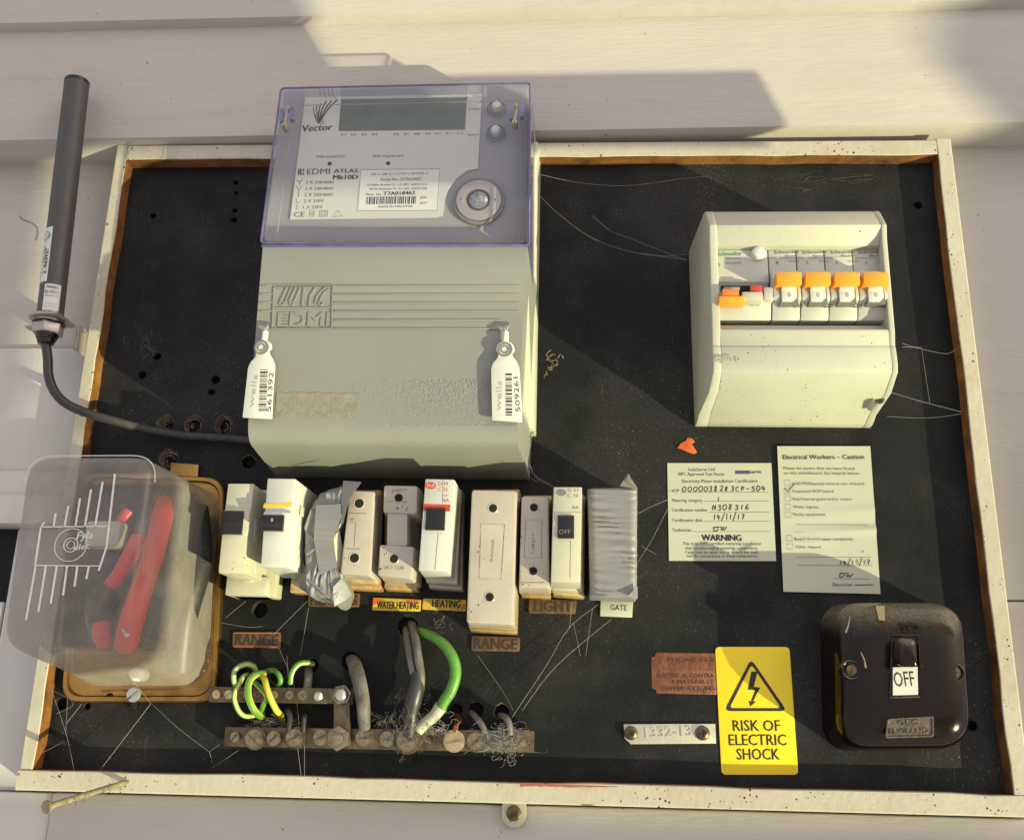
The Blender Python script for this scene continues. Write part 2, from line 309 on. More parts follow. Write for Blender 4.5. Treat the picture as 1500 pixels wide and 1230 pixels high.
def rrect(x0, x1, z0, z1, r, n=6):
    o = []
    for cx, cz, a in ((x1 - r, z1 - r, 0), (x0 + r, z1 - r, 90), (x0 + r, z0 + r, 180), (x1 - r, z0 + r, 270)):
        for i in range(n + 1):
            t = R_(a + 90 * i / n); o.append((cx + r * math.cos(t), cz + r * math.sin(t)))
    return o
def rquad(q, r, n=5):                                        # rounded convex polygon
    o = []; m = len(q)
    for i in range(m):
        a, b, c = Vector(q[i - 1]), Vector(q[i]), Vector(q[(i + 1) % m])
        u = (a - b).normalized(); v = (c - b).normalized(); rr = min(r, (a - b).length * .49, (c - b).length * .49)
        p0 = b + u * rr; p1 = b + v * rr
        for k in range(n + 1):
            t = k / n; o.append(tuple(p0 * (1 - t) ** 2 + b * 2 * t * (1 - t) + p1 * t * t))
    return o
def inset(out, s):                                           # shrink polygon towards its middle by about s mm
    cx = sum(p[0] for p in out) / len(out); cz = sum(p[1] for p in out) / len(out)
    hx = max(abs(p[0] - cx) for p in out); hz = max(abs(p[1] - cz) for p in out)
    return [(cx + (p[0] - cx) * (1 - s / hx), cz + (p[1] - cz) * (1 - s / hz)) for p in out]
def spline(pts, k=6):
    P = [Vector(p) for p in pts]; P = [P[0]] + P + [P[-1]]; o = []
    for i in range(1, len(P) - 2):
        for j in range(k):
            t = j / k; a, b, c, e = P[i - 1], P[i], P[i + 1], P[i + 2]
            o.append(tuple(.5 * ((2 * b) + (c - a) * t + (2 * a - 5 * b + 4 * c - e) * t * t + (3 * b - a - 3 * c + e) * t ** 3)))
    o.append(tuple(P[-2])); return o
_cap = [None]
def glyphs(s, bold=0.0, shear=0.0, ext=0.0):
    cu = bpy.data.curves.new('txt', 'FONT'); cu.body = s; cu.resolution_u = 2; cu.offset = bold; cu.shear = shear; cu.extrude = ext; cu.size = 1
    o = bpy.data.objects.new('txt', cu); COL.objects.link(o)
    me = bpy.data.meshes.new_from_object(o); V = [tuple(v.co) for v in me.vertices]; F = [tuple(p.vertices) for p in me.polygons]
    bpy.data.objects.remove(o); bpy.data.curves.remove(cu); bpy.data.meshes.remove(me); return V, F
def text(mb, s, a, b, cap, d, bold=0.0, shear=0.0, lift=0.12, ext=0.0, mi=0):
    """write s so that it runs from photo point a to b on the plane d; cap = capital height in photo pixels"""
    if _cap[0] is None:
        V, F = glyphs('H'); _cap[0] = max(v[1] for v in V)
    V, F = glyphs(s, 0, shear, ext)
    if not V: return
    A = Vector(at(*a, d)); B = Vector(at(*b, d)); u = (B - A); Ln = u.length; u.normalize(); n = Vector((-u.y, u.x))
    x0 = min(v[0] for v in V); x1 = max(v[0] for v in V); sx = Ln / (x1 - x0)
    h = cap * mmpx(d) * 1.05; sy = h / _cap[0]; thick = bold * h * 1.5; bold_n = 3 if bold > .012 and cap >= 4.8 else 1
    for c in range(bold_n):
        W_ = []; off = (c - (bold_n - 1) / 2) * thick
        for v in V:
            p = A + u * ((v[0] - x0) * sx + off) + n * (v[1] * sy); W_.append((p.x, p.y, d + lift + v[2] + c * .012))
        b = mb.bm; vs = [b.verts.new(v) for v in W_]
        for f in F:
            try: q = b.faces.new([vs[i] for i in f]); q.material_index = mi
            except ValueError: pass
def stroke(mb, pts, wpx, d, lift=.12, closed=False, mi=0, h=0.0):   # flat line of width wpx through photo points
    P = [Vector(at(x, y, d)) for x, y in pts]; ww = wpx * mmpx(d) / 2; n = len(P)
    L = []; R2 = []
    for i in range(n):
        a = P[(i - 1) % n] if (closed or i > 0) else P[i]; c = P[(i + 1) % n] if (closed or i < n - 1) else P[i]
        t = (c - a).normalized(); m = Vector((-t.y, t.x)); L.append(P[i] + m * ww); R2.append(P[i] - m * ww)
    for i in range(n if closed else n - 1):
        j = (i + 1) % n
        q = [(L[i].x, L[i].y, d + lift), (L[j].x, L[j].y, d + lift), (R2[j].x, R2[j].y, d + lift), (R2[i].x, R2[i].y, d + lift)]
        if h: mb.prism([(v[0], v[1]) for v in q], d, d + h, mi=mi)
        else: mb.sheet(q, mi)
def barcode(mb, a, b, e, d, n=30, lift=.12, seed=1, mi=0):   # bars between edge a->b, each running a->e
    r = random.Random(seed); A = Vector(at(*a, d)); B = Vector(at(*b, d)); E = Vector(at(*e, d)) - A; t = 0
    while t < 1:
        bw = r.choice((.6, .6, 1.2, 1.8)) / n; bw = min(bw, 1 - t); p = A.lerp(B, t); q = A.lerp(B, t + bw * .85)
        mb.sheet([(p.x, p.y, d + lift), (q.x, q.y, d + lift), (q.x + E.x, q.y + E.y, d + lift), (p.x + E.x, p.y + E.y, d + lift)], mi)
        t += bw + r.choice((.6, .6, 1.1)) / n
def slot_screw(name, r, h, parent, pos, ang, ms, slot=.16):  # domed head with a cut slot
    m = MB(); X, Z, D = pos
    m.cyl(X, Z, r, D, D + h * .55, 20)
    g = slot * r
    for sgn in (1, -1):
        for d0, d1, k in ((h * .55, h * .8, 1.0), (h * .8, h, .86)):
            o = []
            R1 = r * k; a0 = math.asin(g / R1)
            for i in range(11):
                t = a0 + (math.pi - 2 * a0) * i / 10; o.append((R1 * math.cos(t), sgn * R1 * math.sin(t)))
            ca, sa = math.cos(ang), math.sin(ang)
            m.prism([(X + x * ca - y * sa, Z + x * sa + y * ca) for x, y in o], D + d0 + .001 * (d0 > h * .6), D + d1)
    return obj(name, m, ms, parent, org=pos)
def cross_screw(name, r, h, parent, pos, ang, ms):
    m = MB(); X, Z, D = pos
    m.lathe(X, Z, [(r, D), (r, D + h * .4), (r * .8, D + h * .8), (r * .52, D + h), (r * .5, D + h * .35)], 20)
    for q in range(4):
        t = ang + math.pi / 4 + q * math.pi / 2; c, s_ = math.cos(t), math.sin(t)
        m.prism([(X + (x * c - y * s_) * r, Z + (x * s_ + y * c) * r) for x, y in ((.16, 0), (.5, -.34), (.55, 0), (.5, .34))], D + h * .3, D + h * .97)
    return obj(name, m, ms, parent, org=pos)

# ================================================================ the wall (setting)
wall = MB(); wall.box(-560, 560, -460, 560, -60, -16)
WALL = obj('wall', wall, 'wall', org=(0, 0, -30), kind='structure')
def wboard(prof, x0, x1, ms, name='weatherboard', bev=1.2):
    m = MB(); m.side(prof, x0, x1, bev); o = obj(name, m, ms, WALL, org=((x0 + x1) / 2, prof[0][0], -15)); return o
# fascia boards above the switchboard: each leans out to a thick lower edge
def slope_z(m_, x): return x * 0.012
for zb, zt, db, dt in ((229.5, 325, 19, 26), (321, 440, 35, 42), (436, 560, 52, 60)):
    m = MB()
    L = []
    for x in (-560, 560):
        s = slope_z(0, x)
        L.append([(x, zb + s, -15.9), (x, zb + s, db - 6), (x, zb + 1.5 + s, db - 1), (x, zb + 7 + s, db), (x, zt + s, dt), (x, zt + s, -15.9)])
    m.loft(L, True); obj('fascia_board', m, 'wall', WALL, org=(0, zb, 0), smooth=20)
# left: panel, step, sill moulding over a dark opening, white boards below
xl = -306.5
wboard([(228, -15.9), (228, -11), (71, -11), (71, -15.9)], -560, xl, 'wall', 'wall_panel')
wboard([(70, -15.9), (70, -7), (-22, -7), (-22, -15.9)], -560, xl, 'wall_white', 'wall_panel')
wboard([(-22.2, -15.9), (-22.2, -4), (-30, -1), (-38, -1), (-42, 6), (-58, 9), (-62, 9), (-62, -15.9)], -560, xl, 'wall_white', 'sill_moulding', .8)
m = MB(); m.box(-560, -345, -112, -62.2, -15.9, -13); obj('dark_opening', m, 'void', WALL, org=(-450, -90, -15))
wboard([(-112.2, -15.9), (-112.2, -8), (-460, -8), (-460, -15.9)], -560, -345, 'wall_white', 'vertical_board')
m = MB(); m.box(-344.3, xl, -231, -62.2, -15.9, -9, 1.2); obj('vertical_board', m, 'wall_white', WALL, org=(-325, -200, -15))
m = MB(); m.box(-344.3, -291, -460, -231.4, -15.9, -6, 1.2); obj('vertical_board', m, 'wall_white', WALL, org=(-315, -300, -15))
m = MB(); m.box(-290, 560, -460, -231, -15.9, -3, 1.5); obj('wall_panel', m, 'wall', WALL, org=(100, -300, -15))
m = MB(); m.box(310, 560, -100, 238, -15.9, -10, 1.5); obj('wall_panel', m, 'wall', WALL, org=(400, 0, -15))
m = MB(); m.box(310, 560, -230.5, -100.8, -15.9, -9.4, 1.5); obj('wall_panel', m, 'wall', WALL, org=(400, -150, -15))
# faint drips of old paint and a twiglet of web stuck on the walls
for nm_, pts in (('thin dark curling hair stuck to the wall left of the antenna', [(28, 316), (33, 321), (45, 326), (54, 333), (55, 345), (52, 352)]), ('thin dark hair stuck to the shaded fascia above the meter', [(303, 48), (330, 50), (352, 55), (368, 61)])):
    m = MB(); m.tube([P3(q[0], q[1], -10.6 if pts[0][0] < 100 else 18.5) for q in spline([(x, y, 0) for x, y in pts], 4)], .25, 6)
    o = obj('hair', m, 'fluff'); o['label'] = nm_; o['category'] = 'hair'

# ================================================================ the switchboard
SB = thing('switchboard', 'wide black painted switchboard panel inside a cream timber frame, carrying all the gear', 'switchboard', (0, -217, 0))
FI = (-297.0, 297.5, -216.5, 212.2)      # inner rectangle of the frame
holes = [(224, 316, 5), (345, 267, 4), (346, 283, 3.5), (344, 308, 4), (343, 322, 5), (1345, 300, 7), (230, 522, 6), (208, 549, 6.5), (316, 556, 6.5), (310, 574, 5),
         (243, 620, 12), (283, 621, 13), (328, 622, 13), (247, 671, 13), (381, 893, 11), (364, 677, 10), (597, 917, 14), (513, 968, 13), (350, 985, 12), (406, 990, 10), (457, 975, 10),
         (90, 1030, 9), (410, 1064, 12), (640, 1058, 8), (668, 1040, 9), (697, 1040, 11), (735, 1042, 10), (1424, 1062, 7), (128, 1034, 5)]
bm = bmesh.new(); edges = []
def ring(pts, d=0.0):
    vs = [bm.verts.new((x, z, d)) for x, z in pts]; es = [bm.edges.new((vs[i], vs[(i + 1) % len(vs)])) for i in range(len(vs))]; return vs, es
xa, xb, za, zb = -303.5, 304.5, -223.5, 221
edges += ring([(xa, za), (xb, za), (xb, zb), (xa, zb)])[1]
HC = []
for hx, hy, hr in holes:
    X, Z = at(hx, hy, 0); r = hr * mmpx(0); rr = random.Random(hx); nn = 18
    pts = [(X + r * (1 + rr.uniform(-.07, .07)) * math.cos(2 * math.pi * i / nn), Z + r * (1 + rr.uniform(-.07, .07)) * math.sin(2 * math.pi * i / nn)) for i in range(nn)]
    vs, es = ring(pts); edges += es; HC.append((X, Z, r, pts, hr))
bmesh.ops.triangle_fill(bm, use_beauty=True, edges=edges)
pm = MB(); pm.bm.free(); pm.bm = bm
obj('panel', pm, 'panel', SB, smooth=20)
M['hole_wood'] = mat('chipped_hole_edge', (.46, .38, .22), .7, col2=(.04, .03, .02), vs=260, bump=.6, bs=900)
M['hole_dark'] = mat('hole_edge_dark', (.05, .045, .04), .8, col2=(.015, .015, .015), vs=260)
for X, Z, r, pts, hr in HC:
    m = MB(); rr = random.Random(int(X)); big = hr >= 11 and Z > -100
    lip = [(X + (x - X) * (1.0 + rr.uniform(.05, .16)), Z + (z - Z) * (1.0 + rr.uniform(.05, .16))) for x, z in pts]
    deep = [(X + (x - X) * .9, Z + (z - Z) * .9) for x, z in pts]
    m.loft([[(x, z, .05) for x, z in lip], [(x, z, .25) for x, z in lip], [(X + (x - X) * 1.0, Z + (z - Z) * 1.0, -.6) for x, z in pts]], False, mi=1 if (big or hr == 10 and Z < 0) else 2)
    m.loft([[(x, z, -.6) for x, z in pts], [(x, z, -7) for x, z in deep]], False, mi=1 if big else 0)
    m.sheet([(x, z, -7) for x, z in deep])
    if big:                                   # fluff and wood crumbs in the big holes
        for k in range(7):
            a = rr.uniform(0, 6.28); q = rr.uniform(.2, .85) * r
            m.tube([(X + q * math.cos(a + t * .5) , Z + q * math.sin(a + t * .5), -5 + t * 1.2) for t in range(4)], .35, 5, mi=1)
    obj('drill_hole', m, ['void', 'hole_wood', 'hole_dark'], SB, org=(X, Z, 0))
# backing that closes the panel behind
m = MB(); m.box(-303, 304, -223, 220, -15.5, -7.2); obj('backing', m, 'void', SB)
# frame strips with slightly wavy inner edges, bare wood showing on the inside faces
def strip(ax_, a0, a1, inner, outer, seed):
    rr = random.Random(seed); n = 26; L = []
    for i in range(n + 1):
        t = a0 + (a1 - a0) * i / n; e = inner + rr.uniform(-.6, .6)
        sec = [(outer, -15), (outer, 11.2), (outer + (inner - outer) * .08, 12), (e + (outer - inner) * .05, 12), (e, 11.4), (e, -.5), (e, -15)]
        L.append([(p[0], t, p[1]) if ax_ == 'z' else (t, p[0], p[1]) for p in sec])
    V = [p for l in L for p in l]; F = []; k = 7; MI = []
    m = MB()
    for i in range(n):
        for j in range(k):
            m.sheet([L[i][j], L[i][(j + 1) % k], L[i + 1][(j + 1) % k], L[i + 1][j]], mi=1 if j in (4, 5) else 0)
    m.sheet(L[0]); m.sheet(L[-1])
    bmesh.ops.remove_doubles(m.bm, verts=m.bm.verts, dist=.001); bmesh.ops.recalc_face_normals(m.bm, faces=m.bm.faces)
    return m
FM = ['frame', 'raw_wood']
obj('frame_strip', strip('z', -216.4, 225.5, FI[0], -305.5, 1), FM, SB, label='left strip of the cream frame with bare brown wood inside')
obj('frame_strip', strip('z', -216.4, 225.8, FI[1], 308, 2), FM, SB)
obj('frame_strip', strip('x', FI[0] + .1, FI[1] - .1, FI[3] + 1, 225.2, 3), FM, SB)
obj('frame_strip', strip('x', -306.2, 308.3, FI[2], -228.8, 4), FM, SB)
# red undercoat where the paint has come off the bottom strip
m = MB()
for x0, x1, y0, y1, h in ((762, 905, 1147, 1152, 3.5), (852, 872, 1178, 1179, 1.2)):
    a = at(x0, y0, 12); b = at(x1, y1, 12); nn = 14; rr = random.Random(x0)
    top = [(a[0] + (b[0] - a[0]) * i / nn, a[1] + (b[1] - a[1]) * i / nn + .2) for i in range(nn + 1)]
    bot = [(p[0], p[1] - h * .47 * (1 - (i / nn) ** 2) * rr.uniform(.7, 1.1) - .2) for i, p in enumerate(top)]
    m.prism(top + bot[::-1], 12, 12.15)
M['redwood'] = mat('red_undercoat', (.40, .10, .05), .6, var=.2, vs=200); obj('paint_chip', m, 'redwood', SB)
# rounded notch with a countersunk screw under the bottom strip
X, Z = at(753, 1192, -2)
m = MB(); out = [(X - 7.3, -228.9), (X + 7.3, -228.9), (X + 7.6, Z)] + [(X + 7.6 * math.cos(R_(t)), Z + 7.6 * math.sin(R_(t))) for t in range(-15, -180, -15)] + [(X - 7.6, Z)]
m.prism(out, -2.9, 1.5, .8); NT = obj('fixing_lug', m, 'frame', SB, org=(X, Z, -3))
cross_screw('screw', 4.6, 1.6, NT, (X, Z + 1, 1.5), .8, 'metal')

# ================================================================ electricity meter
DM = 78.0
mt = thing('electricity_meter', 'large grey electricity meter with clear violet-edged cover and LCD display at top', 'electricity meter', (-80, -25, 0))
XB_ = at(787, 240, 8)[0]
q0 = pq([(414, 132), (786, 122), (789, 330), (384, 352)], 0)
x0, z1 = at(392, 352, 0)
m = MB(); m.loft([[(*p, d) for p in pq([(408, 132), (780, 124), (779, 362), (378, 362)], DM)] if False else [(-146 + e, 2, d) , (XB_ - e, 4, d), (XB_ + .5 - e, 221, d), (-145.5 + e, 218.5, d)] for d, e in ((0, -2), (20, 0), (20.01, 1.5), (58, 3))], True, .8)
obj('meter_base', m, 'enclosure', mt)
# geometry of the front faces (photo outline at DM)
C = pq([(411, 128), (777, 120), (775, 359), (381, 355)], DM)           # TL TR BR BL
# inner grey face plate
inn = rquad(pq([(415.5, 132), (774, 124), (772, 357), (386, 354)], 60), 4)
m = MB(); m.prism(inn, 6, 60, .8); obj('face_housing', m, 'grey_inner', mt)
DL = 61.2
lab = pq([(447, 143), (706, 138), (704, 175), (700, 247), (672, 262), (657, 285), (652, 305), (648, 315), (640, 318), (425, 321)], DL)
lab = [lab[0], lab[1], lab[2], lab[3]] + pq([(684, 250), (668, 262), (657, 277), (651, 292), (650, 306)], DL) + [lab[7], lab[8], lab[9]]
m = MB(); m.prism(lab, 60.05, DL); LB = obj('face_label', m, 'label_white', mt)
m = MB(); m.prism(pq([(496, 192), (681, 190), (684, 143), (500, 146)], DL), DL - .5, DL + .35, .1)
LCD = obj('lcd_screen', m, 'lcd', mt)
m = MB()
for k in range(5): stroke(m, [(500 + 0, 150 + k * 9.4), (680, 146.5 + k * 9.4)], .35, DL + .35, .03)
M['lcd_line'] = mat('lcd_faint', (.16, .19, .165), .3, var=.02); obj('segment_line', m, 'lcd_line', LCD)
# print on the label
T = MB(); D = DL
text(T, 'Vector', (443, 193), (487, 190.5), 11, D, .035, .15)
for i, ((tx_, ty_), (cx_, cy_)) in enumerate(zip(((459.5, 157), (464, 155), (470, 152), (478, 149), (486, 147.5), (494, 146.5)), ((459, 171), (463, 167), (465, 166), (468, 164), (472, 164), (477, 162)))):
    ex_, ey_ = 466.5 + i * .7, 181.5 - i * .9
    stroke(T, [((1 - t) ** 2 * tx_ + 2 * t * (1 - t) * cx_ + t * t * ex_, (1 - t) ** 2 * ty_ + 2 * t * (1 - t) * cy_ + t * t * ey_) for t in [k / 7 for k in range(8)]], 1.5 + i * .16, D, .12 + i * .004)
for k in range(3): stroke(T, [(461 + k * 3, 168 - k * 4), (466 + k * 2.6, 177 - k * 2), (471 + k * 2.2, 184 - k)], .8, D, .16 + k * .004)
text(T, 'EDMI', (449.5, 256), (483, 255), 9.8, D, .012)
for i, (x, h) in enumerate(((437.5, 9), (440.5, 9), (444, 3.5))):
    stroke(T, [(x, 256.5), (x + .3, 256.5 - h)], 2.4, D)
stroke(T, [(444.4, 251), (444.8, 247.5)], 2.4, D)
text(T, 'ATLAS', (489, 253.5), (524, 253), 6.6, D, .04); text(T, 'Mk10D', (488, 263), (524, 262.5), 7.4, D, .05)
for x, y in ((483, 240), (568.5, 239.5)):
    X, Z = at(x, y, D); m = MB(); m.cyl(X, Z, 1.5, D, D + .14, 14); obj('pulse_led', m, 'ink', LB)
m = T; obj('black_print', T, 'ink', LB)
T = MB()
for i, s in enumerate(('3 X 230/400V', '2 X 230/400V', '2 X 230/460V', '2 X 230V', '1 X 230V')):
    y = 269.5 + i * 9.1; x1 = (490, 489, 488, 474.5, 472.5)[i]; x0 = (448, 447, 446, 445, 444)[i]
    text(T, s, (x0, y), (x1, y - .3), 5, D, .012)
for k, pts in enumerate(([(435, 264), (439, 267), (443, 263.5)], [(439, 267), (439, 271)], [(434.5, 273), (438, 279), (441.5, 273)], [(438, 279), (438, 280.5)], [(437, 281), (437, 289)], [(434, 291), (434, 297), (439, 297.5)], [(435, 300), (435, 307)])):
    stroke(T, pts, .9, D)
text(T, 'CE', (430, 318), (446, 317.5), 8, D, -.01)
for b in ([(454, 309), (460, 308.8), (459.7, 317), (453.6, 317.3)], [(468.5, 309), (480, 308.6), (479.5, 317), (467.5, 317.5)], [(471, 311), (477.5, 310.8), (477, 315), (470.5, 315.2)], [(487, 317.5), (494.5, 308.5), (502, 316.5)]):
    stroke(T, b, .9, D, closed=True)
text(T, '0', (456, 315), (458.3, 315), 4, D)
text(T, '500 imp/kWh', (463.5, 231.5), (505, 231), 4.3, D, .012); text(T, '500 imp/kvarh', (546, 230.5), (591, 230), 4.3, D, .012)
for x, s in ((503, 'E1'), (518, 'E2'), (533.5, 'E3'), (549, 'E4'), (580.5, 'E6'), (595.5, 'E7'), (611, 'E8'), (627, 'E9'), (642, 'E10'), (658, 'E11'), (674, 'E12')):
    w_ = 3.2 + .9 * (len(s) - 1.5); text(T, s, (x - w_, 199 - (x - 503) * .012), (x + w_, 199 - (x - 503) * .012), 3.2, D)
text(T, 'CONNECT', (685, 161.5), (705, 161), 2.8, D); text(T, 'SELECT', (684.5, 199), (702, 198.6), 2.8, D)
obj('small_print', T, 'ink_soft', LB)
# the data sticker
m = MB(); m.prism(pq([(523, 310), (641, 309), (645, 247), (528, 248)], D), D, D + .2); ST = obj('data_sticker', m, 'white_tag', LB)
T = MB(); D2 = D + .2
stroke(T, [(524, 309.3), (640.4, 308.3), (644.2, 247.6), (528.6, 248.6)], .8, D2, closed=True)
text(T, '1D11-1B-111-17-F11-201003-2', (544, 257), (627, 255.5), 3.8, D2, .01); text(T, 'Serial No: 217063007', (557, 265), (617, 264), 4.2, D2, .01)
text(T, '5/100A Active Cl. 1.0 (IEC 62053-21)', (538, 272.5), (626, 271.5), 3.3, D2); text(T, '50 Hz Reactive Cl. 2.0 (IEC 62053-23)', (541, 278.5), (625, 277.5), 3.3, D2)
text(T, 'Meter No:-', (536, 286.5), (561, 286.2), 3.6, D2, .02); text(T, 'T7A018462', (561.5, 286.5), (608, 285), 6, D2, .04)
text(T, 'MADE IN MALAYSIA', (554, 304.5), (605, 303.5), 3.4, D2, .01); text(T, 'JAN', (615, 291), (625, 290.8), 3.6, D2); text(T, '2017', (615, 299), (626, 298.8), 3.6, D2)
barcode(T, (536, 299.5), (609, 298.5), (537, 288.5), D2, 52, seed=4); obj('sticker_print', T, 'ink', ST)
# push buttons in clear wells
for (x, y), nm in (((727, 154), 0), ((726, 190), 0)):
    X, Z = at(x, y - 2, 66); m = MB(); m.lathe(X, Z, [(3.2, 60), (3.2, 64.6), (2.8, 65.6), (1.8, 66.2)], 20); B = obj('push_button', m, 'white_tag', mt, org=(X, Z, 60))
    m = MB(); X2, Z2 = X, Z
    for r_, d_ in ((6.4, 62), (5.2, 63)):
        m.loft([[(X2 + (r_ + a) * math.cos(t * .2618), Z2 - 1.2 + (r_ + a) * math.sin(t * .2618), d_ + b) for t in range(24)] for a, b in ((-.25, 0), (0, .5), (.25, 0))], False)
    obj('button_collar', m, 'purple', B)
# optical port
X, Z = at(701, 293, 64); m = MB(); m.lathe(X, Z, [(17.2, 60), (17.2, 62.5), (16.6, 63), (15.2, 63), (14.9, 62.6)], 48)
obj('port_rim', m, 'ink_faint', mt, org=(X, Z, 60))
m = MB(); m.lathe(X, Z, [(14.9, 63), (14.9, 63.9), (14.4, 64.1), (8.0, 64.1), (7.7, 63.2)], 48); OP = obj('optical_port', m, 'steel', mt, org=(X, Z, 60))
m = MB(); m.lathe(X, Z, [(7.7, 62), (7.7, 64.4), (7.1, 64.8), (6.7, 64.2)], 32); obj('lens_ring', m, 'ink_soft', OP)
m = MB(); m.lathe(X, Z, [(6.7, 62), (6.7, 64), (5, 65.4), (2.5, 66.2), (.6, 66.5)], 28); obj('lens', m, 'glass_dark', OP)
for s in (-1, 1):
    m = MB(); m.cyl(X + s * 11.4, Z, 1.1, 64, 64.5, 12, .2); m.cyl(X + s * 11.4, Z, .6, 64.2, 64.6, 10, mi=1); obj('pin', m, ['bright_metal', 'ink'], OP)
# clear cover: thin shell with thick violet edges
CO = rquad(C, 3.0, 4)
def scaled(o, k): return inset(o, -k)
m = MB()
m.loft([[(*p, 22) for p in scaled(CO, 2.2)], [(*p, 60) for p in scaled(CO, .8)], [(*p, DM - 2.2) for p in CO], [(*p, DM - .6) for p in inset(CO, .7)], [(*p, DM) for p in inset(CO, 2.0)]], False)
m.bm.faces.ensure_lookup_table()
top = [(*p, DM) for p in inset(CO, 2.0)]; m.sheet(top)
CV = obj('clear_cover', m, 'meter_clear', mt)
m = MB()
r1 = [(*p, DM - 1.2) for p in CO]; m.tube(r1 + [r1[0], r1[1]], .75, 8, False)
for dd, k in ((40, 1.5),):
    pass
br = C[2]; bl = C[3]
m.box(bl[0] + 1, br[0] - 1, min(bl[1], br[1]) - 1.0, min(bl[1], br[1]) + .6, DM - 14, DM + .2, .3)
# long violet flange running back along the right side
m.add([(C[1][0] + .6, C[1][1] - 3, DM - 3), (C[1][0] + 2.0, C[1][1] - 3, 24), (C[2][0] + 2.0, C[2][1] - 14, 24), (C[2][0] + .6, C[2][1] + 1, DM - 3),
       (C[1][0] - .4, C[1][1] - 3, DM - 3), (C[1][0] + 1.0, C[1][1] - 3, 24), (C[2][0] + 1.0, C[2][1] - 14, 24), (C[2][0] - .4, C[2][1] + 1, DM - 3)],
      [(0, 1, 2, 3), (4, 5, 6, 7), (0, 1, 5, 4), (1, 2, 6, 5), (2, 3, 7, 6), (3, 0, 4, 7)])
obj('violet_edge', m, 'purple', CV)
m = MB()        # inner moulded rib seen as a paler line inside the edge
r2 = [(*p, 66) for p in inset(CO, 6.5)]; m.tube(r2 + [r2[0], r2[1]], .35, 6, False); obj('cover_rib', m, 'grey_inner', CV)
# seal wells: violet smear, brass posts
for (x, y), sx in (((421, 172), -1), ((756, 168), 1)):
    X, Z = at(x, y, 74); m = MB(); m.lathe(X, Z + 6, [(1.3, 72), (1.3, 75), (.9, 76)], 12); m.lathe(X - .8, Z - 7, [(2.4, 70), (2.4, 75), (1.8, 76.5)], 14)
    m.tube([(X, Z + 8, 75), (X + .5, Z + 1, 77), (X - .8, Z - 6, 76.5)], .7, 8); S = obj('seal_post', m, 'gold', CV, org=(X, Z, 60))
    m = MB(); m.prism(rrect(X - 4.6, X - 2.4, Z - 5, Z + 5, 1), 73, 77); m.prism(rrect(X + 2.2, X + 5.4, Z - 4, Z + 6, 1.2), 73, 77.4); obj('seal_well', m, 'purple', S)
    m = MB(); m.cyl(X - .8, Z - 8, .6, 76.5, 76.9, 8); obj('screw_hole', m, 'ink', S)
# terminal cover, lower half
TLc, TRc = at(385, 361, DM), at(772, 359, DM); BLc, BRc = at(362, 640, DM), at(757, 645, DM)
lerp = lambda a, b, t: a + (b - a) * t
xl_, xr_ = (TLc[0] + BLc[0]) / 2, (TRc[0] + BRc[0]) / 2
zt, zb_ = (TLc[1] + TRc[1]) / 2, (BLc[1] + BRc[1]) / 2
m = MB()
prof = [(zt, 24), (zt, DM - 1.5), (zt - .5, DM - .4), (zt - 2, DM)]
for i in range(1, 8): prof.append((zt - 2 + (zb_ - zt + 12) * i / 7, DM + .2 * math.sin(i)))
prof += [(zb_ + 6, DM - .6), (zb_ + 2, DM - 2.4), (zb_ - 1, DM - 6), (zb_ - 2.2, DM - 11)]
zlow = at(408, 697, 6)[1]
prof += [(zlow, 6), (zlow, 2)]
Ls = []
for x, e in ((xl_, 0), (xl_ + 0, 0)): pass
n = len(prof)
def sidex(d, left, z=0):                      # draft: the cover is wider at the wall side
    k = min(1, max(0, (zt - z) / (zt - zb_)))
    return (lerp(TLc[0], BLc[0], k) - (DM - d) * .028) if left else (lerp(TRc[0], BRc[0], k) + (DM - d) * .075)
V = []; F = []
for z, d in prof: V.append((sidex(d, True, z), z, d)); V.append((sidex(d, False, z), z, d))
for i in range(n - 1): F.append((2 * i, 2 * i + 1, 2 * i + 3, 2 * i + 2))
# side walls as fans down to the back
for s in (0, 1):
    zz = [(z, d) for z, d in prof]; base = len(V)
    V.append((sidex(2, s == 0, zt), zt, 2)); F.append(tuple([2 * i + s for i in range(n)] + [base]))
m.add(V, F, 1.1, 3)
TC_ = obj('terminal_cover', m, 'grey_body', mt)
# relief stripes and logo square moulded in the terminal cover
m = MB(); DF = DM + .1
lx0 = at(487, 440, DM)[0]; lxE = at(762, 440, DM)[0]
for i, y in enumerate((419, 431.5, 444, 456.5, 469.5, 482)):
    xr = 762 if i < 4 else 737
    a, b = at(489, y, DM), at(xr - (y - 419) * .03, y - .6, DM); z = (a[1] + b[1]) / 2
    m.prism([(a[0], z - .45), (b[0], z - .45), (b[0], z + .45), (a[0], z + .45)], DM - .5, DM + .75, .2)
    if i < 4:
        a, b = at(382 - (y - 419) * .06, y + 1, DM), at(400, y + 1, DM); m.prism([(a[0], z - .45), (b[0], z - .45), (b[0], z + .45), (a[0], z + .45)], DM - .5, DM + .75, .2)
obj('moulded_stripe', m, 'grey_body', TC_)
m = MB()
def rl(pts, wpx=1.7, closed=False): stroke(m, pts, wpx, DM - .3, 0, closed, h=1.2)
rl([(402, 418.5), (488, 418), (486, 482), (399, 482.5)], 1.8, True); rl([(401, 452), (487, 451.5)], 1.8); rl([(404.5, 421.5), (485.5, 421)], .8)
for a in (0, 13):
    rl([(421 + a, 422), (414 + a, 436), (411 + a, 443)], 2); rl([(427 + a, 422), (421 + a, 437), (417 + a, 446)], 1.4)
rl([(446, 422), (443, 449)], 2.2); rl([(453, 449), (455, 434), (463, 422)], 2.2); rl([(462, 446), (464, 436), (472, 426), (478, 422)], 1.8); rl([(468, 447), (470, 438), (477, 428), (483, 425)], 1.8)
